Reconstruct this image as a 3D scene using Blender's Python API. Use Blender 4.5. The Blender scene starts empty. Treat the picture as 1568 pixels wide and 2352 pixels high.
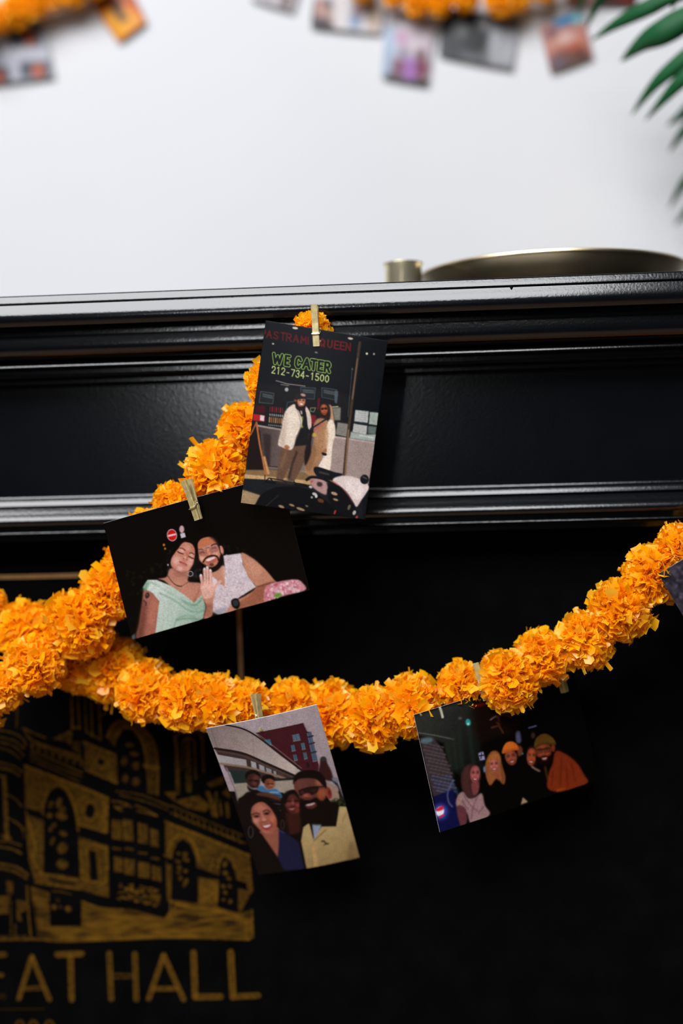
import bpy, math, random
import numpy as np
from mathutils import Vector, Matrix

C = bpy.context.scene.collection
S = bpy.context.scene
PI = math.pi
R = math.radians

# ------------------------------------------------------------------ camera
FPX = 2352 * 50 / 36.0                    # focal length in photo pixels (1568 x 2352)
YAW, ROLL, D, ZC = 0.0777, 0.0252, 1.179, 1.02
fwd = Vector((-math.sin(YAW), math.cos(YAW), 0))
rgt0 = Vector((math.cos(YAW), math.sin(YAW), 0))
up0 = Vector((0, 0, 1))
rgt = rgt0 * math.cos(ROLL) - up0 * math.sin(ROLL)
upv = rgt0 * math.sin(ROLL) + up0 * math.cos(ROLL)
CAM = Vector((0, 0, ZC)) - fwd * D
cd = bpy.data.cameras.new('camera')
cd.sensor_fit = 'VERTICAL'; cd.sensor_height = 36; cd.sensor_width = 24; cd.lens = 50
cd.clip_start = 0.05; cd.clip_end = 50
cd.dof.use_dof = True; cd.dof.focus_distance = D - 0.012; cd.dof.aperture_fstop = 1.35
cam = bpy.data.objects.new('camera', cd); C.objects.link(cam)
m = Matrix.Identity(4)
for i in range(3):
    m[i][0], m[i][1], m[i][2], m[i][3] = rgt[i], upv[i], -fwd[i], CAM[i]
cam.matrix_world = m
S.camera = cam

# ------------------------------------------------------------------ light
w = bpy.data.worlds.new('world'); S.world = w; w.use_nodes = True
w.node_tree.nodes['Background'].inputs[0].default_value = (0.80, 0.88, 1.0, 1)
w.node_tree.nodes['Background'].inputs[1].default_value = 0.035

def area(name, loc, target, sx, sy, energy, col):
    l = bpy.data.lights.new(name, 'AREA'); l.shape = 'RECTANGLE'; l.size = sx; l.size_y = sy
    l.energy = energy; l.color = col
    o = bpy.data.objects.new(name, l); C.objects.link(o); o.location = loc
    o.rotation_euler = (Vector(target) - Vector(loc)).to_track_quat('-Z', 'Y').to_euler()
    return o
area('skylight_lamp', (-0.75, -1.95, 2.80), (0.0, 0.30, 1.15), 2.6, 1.3, 190, (0.965, 0.975, 1.0))
area('window_lamp', (-0.52, -3.6, 1.62), (0.0, 0.0, 1.1), 0.30, 0.42, 11, (0.95, 0.97, 1.0))

S.view_settings.view_transform = 'Standard'
S.view_settings.look = 'None'
S.view_settings.gamma = 1
S.view_settings.use_curve_mapping = False
S.view_settings.exposure = 0.0

# ------------------------------------------------------------------ helpers
def P(px, py, Y):
    """point at depth Y that a pixel of the photograph looks at"""
    d = fwd + rgt * ((px - 784) / FPX) + upv * (-(py - 1176) / FPX)
    t = (Y - CAM.y) / d.y
    return CAM + d * t

def px_m(Y):
    """metres per photo pixel at depth Y"""
    return (Y + D) / FPX

def s2l(c):
    c = np.asarray(c, dtype=np.float64)
    return np.where(c <= 0.04045, c / 12.92, ((c + 0.055) / 1.055) ** 2.4)

def tag(o, label=None, cat=None, group=None, kind=None):
    if label: o['label'] = label
    if cat: o['category'] = cat
    if group: o['group'] = group
    if kind: o['kind'] = kind
    return o

def root(name, loc, label, cat, group=None):
    o = bpy.data.objects.new(name, None); C.objects.link(o)
    o.location = loc; o.empty_display_size = 0.02
    return tag(o, label, cat, group)

def mk(name, verts, faces, mats, parent=None, origin=None, smooth=True, sharp=40, idx=None):
    if not isinstance(mats, (list, tuple)): mats = [mats]
    if origin is None:
        origin = Vector(parent.location) if parent else Vector((0, 0, 0))
    origin = Vector(origin)
    me = bpy.data.meshes.new(name)
    me.from_pydata([tuple(Vector(v) - origin) for v in verts], [], faces)
    for mt in mats: me.materials.append(mt)
    if idx is not None: me.polygons.foreach_set('material_index', idx)
    if smooth:
        me.polygons.foreach_set('use_smooth', [True] * len(me.polygons))
        if sharp: me.set_sharp_from_angle(angle=R(sharp))
    me.update()
    o = bpy.data.objects.new(name, me); C.objects.link(o)
    pl = Vector(parent.location) if parent else Vector((0, 0, 0))
    g = parent
    while g is not None and g.parent is not None:
        g = g.parent; pl = pl + Vector(g.location)
    o.location = origin - pl
    if parent: o.parent = parent
    return o

class MB:
    def __init__(s): s.v = []; s.f = []
    def add(s, v, f):
        b = len(s.v); s.v += [Vector(x) for x in v]; s.f += [tuple(i + b for i in q) for q in f]
    def box(s, a, b):
        x0, y0, z0 = a; x1, y1, z1 = b
        s.add([(x0, y0, z0), (x1, y0, z0), (x1, y1, z0), (x0, y1, z0), (x0, y0, z1), (x1, y0, z1), (x1, y1, z1), (x0, y1, z1)],
              [(0, 3, 2, 1), (4, 5, 6, 7), (0, 1, 5, 4), (1, 2, 6, 5), (2, 3, 7, 6), (3, 0, 4, 7)])
    def tube(s, pts, r, n=8, rs=None):
        pts = [Vector(p) for p in pts]; L = len(pts); v = []; f = []
        up = Vector((0.13, 0.21, 0.97))
        for i, p in enumerate(pts):
            t = (pts[min(i + 1, L - 1)] - pts[max(i - 1, 0)]).normalized()
            a = t.cross(up)
            if a.length < 1e-4: a = t.cross(Vector((1, 0, 0)))
            a.normalize(); b = a.cross(t).normalized(); up = b
            rr = rs[i] if rs else r
            for k in range(n):
                q = 2 * PI * k / n
                v.append(p + a * math.cos(q) * rr + b * math.sin(q) * rr)
        for i in range(L - 1):
            for k in range(n):
                k2 = (k + 1) % n
                f.append((i * n + k, i * n + k2, (i + 1) * n + k2, (i + 1) * n + k))
        f.append(tuple(range(n - 1, -1, -1))); f.append(tuple((L - 1) * n + k for k in range(n)))
        s.add(v, f)
    def prism_x(s, prof, x0, x1):
        """closed (y,z) outline pushed along x"""
        n = len(prof)
        v = [(x0, y, z) for y, z in prof] + [(x1, y, z) for y, z in prof]
        f = [(i, (i + 1) % n, n + (i + 1) % n, n + i) for i in range(n)]
        f.append(tuple(range(n - 1, -1, -1))); f.append(tuple(range(n, 2 * n)))
        s.add(v, f)
    def lathe(s, prof, c, n=48):
        v = []; f = []; L = len(prof)
        for i, (r, z) in enumerate(prof):
            for k in range(n):
                q = 2 * PI * k / n
                v.append((c[0] + r * math.cos(q), c[1] + r * math.sin(q), c[2] + z))
        for i in range(L - 1):
            for k in range(n):
                k2 = (k + 1) % n
                f.append((i * n + k, i * n + k2, (i + 1) * n + k2, (i + 1) * n + k))
        f.append(tuple(range(n - 1, -1, -1))); f.append(tuple((L - 1) * n + k for k in range(n)))
        s.add(v, f)
    def build(s, name, mat, parent=None, origin=None, **k):
        return mk(name, s.v, s.f, mat, parent, origin, **k)

def mat(name, col, rough=0.5, metal=0.0, spec=0.5, bump=None, var=None, coat=0.0):
    mt = bpy.data.materials.new(name); mt.use_nodes = True
    nt = mt.node_tree; b = nt.nodes['Principled BSDF']
    b.inputs['Base Color'].default_value = (*col, 1)
    b.inputs['Roughness'].default_value = rough
    b.inputs['Metallic'].default_value = metal
    b.inputs['Specular IOR Level'].default_value = spec
    b.inputs['Coat Weight'].default_value = coat
    tc = nt.nodes.new('ShaderNodeTexCoord')
    if bump:
        sc, st, dist = bump
        n = nt.nodes.new('ShaderNodeTexNoise'); n.inputs['Scale'].default_value = sc; n.inputs['Detail'].default_value = 3
        nt.links.new(tc.outputs['Object'], n.inputs['Vector'])
        bp = nt.nodes.new('ShaderNodeBump'); bp.inputs['Strength'].default_value = st; bp.inputs['Distance'].default_value = dist
        nt.links.new(n.outputs['Fac'], bp.inputs['Height']); nt.links.new(bp.outputs['Normal'], b.inputs['Normal'])
    if var:
        sc, lo, hi = var
        n = nt.nodes.new('ShaderNodeTexNoise'); n.inputs['Scale'].default_value = sc; n.inputs['Detail'].default_value = 4
        nt.links.new(tc.outputs['Object'], n.inputs['Vector'])
        r = nt.nodes.new('ShaderNodeValToRGB')
        r.color_ramp.elements[0].position = 0.3; r.color_ramp.elements[1].position = 0.7
        r.color_ramp.elements[0].color = (*[c * lo for c in col], 1); r.color_ramp.elements[1].color = (*[min(1, c * hi) for c in col], 1)
        nt.links.new(n.outputs['Fac'], r.inputs['Fac']); nt.links.new(r.outputs['Color'], b.inputs['Base Color'])
    return mt

M_wall = mat('white_wall_paint', (0.430, 0.432, 0.446), 0.75, bump=(90, 0.08, 0.002), var=(3, 0.98, 1.02))
M_ceil = mat('ceiling_paint', (0.8, 0.8, 0.8), 0.8, var=(2, 0.98, 1.02))
M_floor = mat('oak_floor', (0.30, 0.17, 0.085), 0.5, var=(8, 0.8, 1.2))
M_lac = mat('black_gloss_paint', (0.0012, 0.0016, 0.0024), 0.145, spec=0.43, bump=(480, 0.13, 0.0005), var=(25, 0.85, 1.2))
M_board = mat('black_board_paint', (0.0018, 0.0018, 0.0019), 0.7, spec=0.0, var=(30, 0.8, 1.3))
M_brass = mat('polished_brass', (0.70, 0.57, 0.36), 0.36, 1.0, var=(30, 0.85, 1.1), bump=(60, 0.05, 0.0008))
M_cup = mat('bright_brass', (0.92, 0.80, 0.54), 0.27, 0.9, var=(30, 0.9, 1.1))
M_clip = mat('gold_clip_paint', (0.40, 0.33, 0.15), 0.42, 0.35, var=(260, 0.75, 1.2), bump=(700, 0.2, 0.0004))
M_wire = mat('gold_wire', (0.80, 0.68, 0.36), 0.28, 0.9, var=(100, 0.9, 1.1))
M_string = mat('garland_string', (0.45, 0.20, 0.02), 0.8, var=(100, 0.9, 1.1))
M_gold = mat('gold_marker_line', (0.15, 0.072, 0.008), 0.5, 0.0, var=(60, 0.75, 1.25))
M_pot = mat('pot_glaze', (0.25, 0.22, 0.2), 0.4, var=(12, 0.9, 1.1))
M_soil = mat('potting_soil', (0.03, 0.02, 0.014), 0.9, var=(80, 0.6, 1.4))
M_stem = mat('palm_stem', (0.05, 0.16, 0.05), 0.5, var=(40, 0.8, 1.2))
M_paper = mat('photo_paper_back', (0.62, 0.61, 0.62), 0.6, var=(40, 0.97, 1.03))

def print_mat(name, rough=0.32, spec=0.35):
    mt = bpy.data.materials.new(name); mt.use_nodes = True
    nt = mt.node_tree; b = nt.nodes['Principled BSDF']
    a = nt.nodes.new('ShaderNodeVertexColor'); a.layer_name = 'ink'
    nt.links.new(a.outputs['Color'], b.inputs['Base Color'])
    b.inputs['Roughness'].default_value = rough; b.inputs['Specular IOR Level'].default_value = spec
    return mt
M_print = print_mat('printed_photo', 0.33, 0.12)
M_chalk = print_mat('gold_marker_drawing', 0.6, 0.0)

def petal_mat():
    mt = bpy.data.materials.new('marigold_petal_tissue'); mt.use_nodes = True
    nt = mt.node_tree; N = nt.nodes; L = nt.links
    b = N['Principled BSDF']; out = N['Material Output']
    g = N.new('ShaderNodeNewGeometry'); r = N.new('ShaderNodeValToRGB')
    e = r.color_ramp.elements
    e[0].position = 0.0; e[0].color = (1.0, 0.44, 0.001, 1)
    e[1].position = 1.0; e[1].color = (1.0, 0.66, 0.045, 1)
    k = e.new(0.55); k.color = (1.0, 0.535, 0.003, 1)
    L.new(g.outputs['Random Per Island'], r.inputs['Fac'])
    L.new(r.outputs['Color'], b.inputs['Base Color'])
    b.inputs['Roughness'].default_value = 0.34; b.inputs['Specular IOR Level'].default_value = 0.6
    t = N.new('ShaderNodeBsdfTranslucent'); L.new(r.outputs['Color'], t.inputs['Color'])
    mx = N.new('ShaderNodeMixShader'); mx.inputs[0].default_value = 0.56
    L.new(b.outputs[0], mx.inputs[1]); L.new(t.outputs[0], mx.inputs[2]); L.new(mx.outputs[0], out.inputs['Surface'])
    return mt
M_petal = petal_mat()

def leaf_mat():
    mt = bpy.data.materials.new('palm_leaf'); mt.use_nodes = True
    nt = mt.node_tree; N = nt.nodes; L = nt.links
    b = N['Principled BSDF']; out = N['Material Output']
    tc = N.new('ShaderNodeTexCoord'); n = N.new('ShaderNodeTexNoise'); n.inputs['Scale'].default_value = 30
    L.new(tc.outputs['Object'], n.inputs['Vector'])
    r = N.new('ShaderNodeValToRGB'); e = r.color_ramp.elements
    e[0].color = (0.004, 0.055, 0.017, 1); e[1].color = (0.010, 0.105, 0.032, 1)
    L.new(n.outputs['Fac'], r.inputs['Fac']); L.new(r.outputs['Color'], b.inputs['Base Color'])
    b.inputs['Roughness'].default_value = 0.55; b.inputs['Specular IOR Level'].default_value = 0.25
    t = N.new('ShaderNodeBsdfTranslucent'); L.new(r.outputs['Color'], t.inputs['Color'])
    mx = N.new('ShaderNodeMixShader'); mx.inputs[0].default_value = 0.2
    L.new(b.outputs[0], mx.inputs[1]); L.new(t.outputs[0], mx.inputs[2]); L.new(mx.outputs[0], out.inputs['Surface'])
    return mt
M_leaf = leaf_mat()

# ------------------------------------------------------------------ the setting
def slab(name, a, b, mt):
    q = MB(); q.box(a, b); return tag(q.build(name, mt, smooth=False), kind='structure')
WALL_Y = 0.44
slab('wall_back', (-2.6, WALL_Y, 0), (2.6, WALL_Y + 0.1, 3.2), M_wall)
slab('floor', (-2.6, -4.2, -0.1), (2.6, WALL_Y + 0.1, 0), M_floor)

# ------------------------------------------------------------------ mantelpiece
X0, X1 = -0.80, 0.90
def zy(y, Y): return P(784, y, Y).z
def pt(Y, y): return (Y, zy(y, Y))
def bulge(ya, yb, Ya, Yb, out, n=10):
    """rounded moulding from photo row ya to yb, standing 'out' proud of its ends"""
    r = []
    for i in range(n + 1):
        a = PI * i / n
        y = (ya + yb) / 2 - (yb - ya) / 2 * math.cos(a)
        Y = Ya + (Yb - Ya) * i / n - out * math.sin(a)
        r.append(pt(Y, y))
    return r
SHELF_Z = zy(652, 0.004)
mroot = root('mantelpiece', (0.05, 0.2, 0), 'glossy black wooden fireplace mantelpiece with stepped mouldings below its shelf', 'mantelpiece')
def run(name, front, back_y, x0=X0, x1=X1, top_z=None, bot_z=None):
    prof = [(back_y, front[0][1] if top_z is None else top_z)] + front + [(back_y, front[-1][1] if bot_z is None else bot_z)]
    q = MB(); q.prism_x(prof, x0, x1)
    return q.build(name, M_lac, mroot, sharp=38)
def prof(*l): return [pt(Y, y) for Y, y in l]
run('shelf', [(0.0042, SHELF_Z)] + prof((0.0037, 652.8), (0.0034, 655), (0.0026, 661.5), (0.0019, 667), (0.0018, 669), (0.0024, 671.2), (0.0046, 671.6), (0.0046, 674), (0.0004, 674.4), (-0.0001, 679), (-0.0009, 685), (-0.0016, 691),
    (-0.0021, 697), (-0.0023, 704), (-0.0021, 712), (-0.0012, 719), (-0.0004, 724), (0.0040, 726.2), (0.016, 726.5)), 0.43)
run('crown_moulding', prof((0.020, 726.5), (0.0198, 727), (0.0190, 730), (0.0188, 732), (0.0215, 733.5), (0.0215, 747), (0.0164, 748), (0.0162, 754), (0.0160, 761), (0.0158, 769), (0.0159, 780), (0.0174, 790), (0.0220, 799), (0.0290, 805), (0.0330, 807),
    (0.0312, 808.5), (0.0308, 810), (0.0294, 819), (0.0294, 821), (0.0310, 823.5), (0.0400, 824), (0.0400, 838), (0.0386, 839), (0.0380, 842), (0.0395, 845), (0.0530, 846), (0.0530, 860)), 0.12)
run('frieze', [pt(0.0700, 860), pt(0.0700, 1126)], 0.12)
run('architrave', prof((0.0680, 1121), (0.0668, 1121.5), (0.0655, 1126), (0.0655, 1128.5), (0.0585, 1129), (0.0576, 1132), (0.0562, 1142), (0.0560, 1144), (0.0566, 1146.5), (0.0590, 1147), (0.0590, 1150),
    (0.0530, 1150.5), (0.0518, 1156), (0.0508, 1161), (0.0494, 1168), (0.0480, 1174), (0.0472, 1180), (0.0472, 1185), (0.0482, 1190), (0.0560, 1191), (0.0560, 1204), (0.0548, 1205.5), (0.0544, 1208), (0.0560, 1211), (0.0740, 1214), (0.0740, 1226)), 0.14)
ARCH_Z = zy(1226, 0.074)
for sx in (X0 + 0.02, X1 - 0.20):
    q = MB(); q.box((sx, 0.055, 0.12), (sx + 0.18, 0.14, ARCH_Z)); q.build('pilaster', M_lac, mroot, smooth=False)
    q = MB(); q.box((sx - 0.012, 0.040, 0.0), (sx + 0.192, 0.14, 0.12)); q.build('plinth_block', M_lac, mroot, smooth=False)
# body of the chimney breast behind the surround, up to the shelf
for sx in (X0 + 0.02, X1 - 0.20):
    q = MB(); q.box((sx, 0.14, 0.0), (sx + 0.18, 0.43, zy(726.5, 0.12) - 0.0005)); q.build('side_return', M_lac, mroot, smooth=False)
# small paint drip and chips on the shelf edge, as on the photographed edge
q = MB(); p = P(1174, 662, 0.0012); q.tube([p + Vector((0, 0, 0.0026)), p, p - Vector((0, 0.0007, 0.0022))], 0.0012, 6, rs=[0.0010, 0.0017, 0.0009]); q.build('paint_drip', M_lac, mroot)

# ------------------------------------------------------------------ flat printing: a small painter on numpy arrays
rng = np.random.default_rng(7)
def homog(src, dst):
    A = []; b = []
    for (x, y), (u, v) in zip(src, dst):
        A.append([x, y, 1, 0, 0, 0, -u * x, -u * y]); b.append(u)
        A.append([0, 0, 0, x, y, 1, -v * x, -v * y]); b.append(v)
    h = np.linalg.solve(np.array(A, float), np.array(b, float))
    return np.append(h, 1).reshape(3, 3)

def spline(pts, closed, n=6):
    p = np.array(pts, float); L = len(p)
    if L < 3: return p
    out = []
    rngi = range(L) if closed else range(L - 1)
    for i in rngi:
        if closed: a, b, c, d = p[(i - 1) % L], p[i], p[(i + 1) % L], p[(i + 2) % L]
        else: a, b, c, d = p[max(i - 1, 0)], p[i], p[i + 1], p[min(i + 2, L - 1)]
        for k in range(n):
            t = k / n
            out.append(0.5 * (2 * b + (c - a) * t + (2 * a - 5 * b + 4 * c - d) * t * t + (3 * b - a - 3 * c + d) * t ** 3))
    if not closed: out.append(p[-1])
    return np.array(out)

def blur(mk_, r):
    if r < 0.4: return mk_
    k = int(math.ceil(r * 2)); g = np.exp(-0.5 * (np.arange(-k, k + 1) / r) ** 2); g /= g.sum()
    for ax in (0, 1):
        pad = [(0, 0), (0, 0)]; pad[ax] = (k, k)
        z = np.pad(mk_, pad, mode='edge'); o = np.zeros_like(mk_)
        for i, gi in enumerate(g):
            o += gi * (z[i:i + mk_.shape[0], :] if ax == 0 else z[:, i:i + mk_.shape[1]])
        mk_ = o
    return mk_

class Art:
    def __init__(s, quad, w, h, org, sc, base=(0, 0, 0)):
        """quad: print corners TL,TR,BR,BL; drawing calls use coordinates with origin org and scale sc"""
        s.w, s.h = w, h
        s.a = np.zeros((h, w, 3)); s.a[:] = base
        s.quad = quad; s.view(org, sc)
    def view(s, org, sc):
        s.H = homog([((x - org[0]) * sc, (y - org[1]) * sc) for x, y in s.quad], [(0, 0), (s.w - 1, 0), (s.w - 1, s.h - 1), (0, s.h - 1)])
        s.k = s.w / (math.dist(s.quad[0], s.quad[1]) * sc)
    def T(s, pts):
        p = np.array(pts, float); q = np.c_[p, np.ones(len(p))] @ s.H.T
        return q[:, :2] / q[:, 2:3]
    def _box(s, q, pad):
        x0 = max(0, int(q[:, 0].min() - pad)); x1 = min(s.w, int(q[:, 0].max() + pad) + 2)
        y0 = max(0, int(q[:, 1].min() - pad)); y1 = min(s.h, int(q[:, 1].max() + pad) + 2)
        return (x0, x1, y0, y1) if x1 > x0 and y1 > y0 else None
    def _put(s, bx, mk_, col, a, tex=None):
        x0, x1, y0, y1 = bx
        mm = (mk_ * a)[..., None]
        if tex is not None: mm = mm * tex[y0:y1, x0:x1, None]
        c = np.array(col, float)
        s.a[y0:y1, x0:x1] = s.a[y0:y1, x0:x1] * (1 - mm) + c * mm
    def mask(s, q, bx):
        x0, x1, y0, y1 = bx; acc = np.zeros((y1 - y0, x1 - x0))
        for dx, dy in ((-0.25, -0.25), (0.25, -0.25), (-0.25, 0.25), (0.25, 0.25)):
            X, Y = np.meshgrid(np.arange(x0, x1) + dx, np.arange(y0, y1) + dy)
            ins = np.zeros(X.shape, bool)
            for i in range(len(q)):
                xa, ya = q[i]; xb, yb = q[i - 1]
                if ya == yb: continue
                ins ^= ((ya > Y) != (yb > Y)) & (X < (xb - xa) * (Y - ya) / (yb - ya) + xa)
            acc += ins
        return acc / 4
    def poly(s, pts, col, soft=2, sm=False, a=1.0, tex=None):
        q = s.T(spline(pts, True) if sm else pts); r = soft * s.k
        bx = s._box(q, r * 3 + 1)
        if bx: s._put(bx, blur(s.mask(q, bx), r), col, a, tex)
    def grad(s, pts, c0, c1, p0, p1, soft=2, sm=False, a=1.0):
        q = s.T(spline(pts, True) if sm else pts); r = soft * s.k; bx = s._box(q, r * 3 + 1)
        if not bx: return
        e = s.T([p0, p1]); d = e[1] - e[0]
        X, Y = np.meshgrid(np.arange(bx[0], bx[1]), np.arange(bx[2], bx[3]))
        t = np.clip(((X - e[0, 0]) * d[0] + (Y - e[0, 1]) * d[1]) / (d @ d), 0, 1)[..., None]
        c = np.array(c0, float) * (1 - t) + np.array(c1, float) * t
        s._put(bx, blur(s.mask(q, bx), r), c, a)
    def ell(s, cx, cy, rx, ry, col, rot=0, soft=2, a=1.0, tex=None):
        t = np.linspace(0, 2 * PI, 28, endpoint=False); c, n = math.cos(R(rot)), math.sin(R(rot))
        s.poly(np.c_[cx + rx * np.cos(t) * c - ry * np.sin(t) * n, cy + rx * np.cos(t) * n + ry * np.sin(t) * c], col, soft, False, a, tex)
    def line(s, pts, wd, col, soft=1, sm=False, a=1.0, tex=None):
        q = s.T(spline(pts, False) if sm else pts); hw = wd * s.k / 2; r = soft * s.k
        bx = s._box(q, hw + r * 3 + 2)
        if not bx: return
        X, Y = np.meshgrid(np.arange(bx[0], bx[1]), np.arange(bx[2], bx[3]))
        dm = np.full(X.shape, 1e9)
        for i in range(len(q) - 1):
            ax, ay = q[i]; dx, dy = q[i + 1] - q[i]; l2 = dx * dx + dy * dy + 1e-9
            t = np.clip(((X - ax) * dx + (Y - ay) * dy) / l2, 0, 1)
            dm = np.minimum(dm, np.hypot(X - ax - t * dx, Y - ay - t * dy))
        wfull = max(hw, 0.45); mk_ = np.clip(wfull + 0.5 - dm, 0, 1) * min(1, (hw + 0.15) / wfull)
        s._put(bx, blur(mk_, r), col, a, tex)
    def ring(s, cx, cy, rx, ry, wd, col, rot=0, soft=1, a=1.0):
        t = np.linspace(0, 2 * PI, 25); c, n = math.cos(R(rot)), math.sin(R(rot))
        s.line(np.c_[cx + rx * np.cos(t) * c - ry * np.sin(t) * n, cy + rx * np.cos(t) * n + ry * np.sin(t) * c], wd, col, soft, False, a)
    def specks(s, pts, n, cols, rlo, rhi, a=0.8, soft=1, seed=1):
        rr = random.Random(seed); p = np.array(pts, float); lo, hi = p.min(0), p.max(0); k = 0; tries = 0
        while k < n and tries < n * 20:
            tries += 1
            x, y = rr.uniform(lo[0], hi[0]), rr.uniform(lo[1], hi[1]); ins = False
            for i in range(len(p)):
                xa, ya = p[i]; xb, yb = p[i - 1]
                if (ya > y) != (yb > y) and x < (xb - xa) * (y - ya) / (yb - ya) + xa: ins = not ins
            if not ins: continue
            k += 1
            s.ell(x, y, rr.uniform(rlo, rhi), rr.uniform(rlo, rhi), rr.choice(cols), rr.uniform(0, 90), soft, a)

GL = {'A': [[(0, 1), (.5, 0), (1, 1)], [(.22, .64), (.78, .64)]], 'S': [[(.95, .15), (.6, 0), (.15, .1), (.1, .35), (.5, .5), (.9, .65), (.85, .92), (.4, 1), (.05, .85)]],
      'T': [[(0, 0), (1, 0)], [(.5, 0), (.5, 1)]], 'R': [[(.05, 1), (.05, 0), (.7, 0), (.95, .15), (.95, .38), (.7, .52), (.05, .52)], [(.5, .52), (1, 1)]],
      'M': [[(0, 1), (.05, 0), (.5, .6), (.95, 0), (1, 1)]], 'I': [[(.5, 0), (.5, 1)]], 'Q': [[(.5, 0), (.05, .25), (.05, .75), (.5, 1), (.95, .75), (.95, .25), (.5, 0)], [(.6, .7), (1, 1)]],
      'U': [[(.05, 0), (.05, .75), (.3, 1), (.7, 1), (.95, .75), (.95, 0)]], 'E': [[(1, 0), (.08, 0), (.08, 1), (1, 1)], [(.08, .5), (.85, .5)]], 'N': [[(.05, 1), (.05, 0), (.95, 1), (.95, 0)]],
      'P': [[(.05, 1), (.05, 0), (.7, 0), (.95, .15), (.95, .4), (.7, .55), (.05, .55)]], 'W': [[(0, 0), (.25, 1), (.5, .2), (.75, 1), (1, 0)]],
      'C': [[(.95, .22), (.7, 0), (.3, 0), (.05, .25), (.05, .75), (.3, 1), (.7, 1), (.95, .78)]], '-': [[(.2, .58), (.8, .58)]], '1': [[(.2, .18), (.55, 0), (.55, 1)]],
      '2': [[(.05, .25), (.2, .03), (.6, 0), (.92, .15), (.9, .4), (.05, 1), (.97, 1)]], '7': [[(.03, 0), (.97, 0), (.4, 1)]],
      '3': [[(.08, .18), (.3, 0), (.7, 0), (.92, .2), (.8, .42), (.45, .47), (.85, .55), (.95, .8), (.7, 1), (.25, 1), (.04, .8)]],
      '4': [[(.75, 1), (.75, 0), (.03, .7), (1, .7)]], '5': [[(.9, 0), (.2, 0), (.12, .45), (.6, .38), (.93, .6), (.85, .92), (.4, 1), (.05, .85)]],
      '0': [[(.5, 0), (.12, .2), (.05, .5), (.12, .8), (.5, 1), (.88, .8), (.95, .5), (.88, .2), (.5, 0)]]}
def letter(A, ch, x, y, wd, ht, slope, passes, lean=0.0):
    for stw, col, al in passes:
        for st in GL[ch]:
            A.line([(x + u * wd - lean * v * ht, y + v * ht + slope * u * wd) for u, v in st], stw, col, 0.8, a=al)

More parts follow.
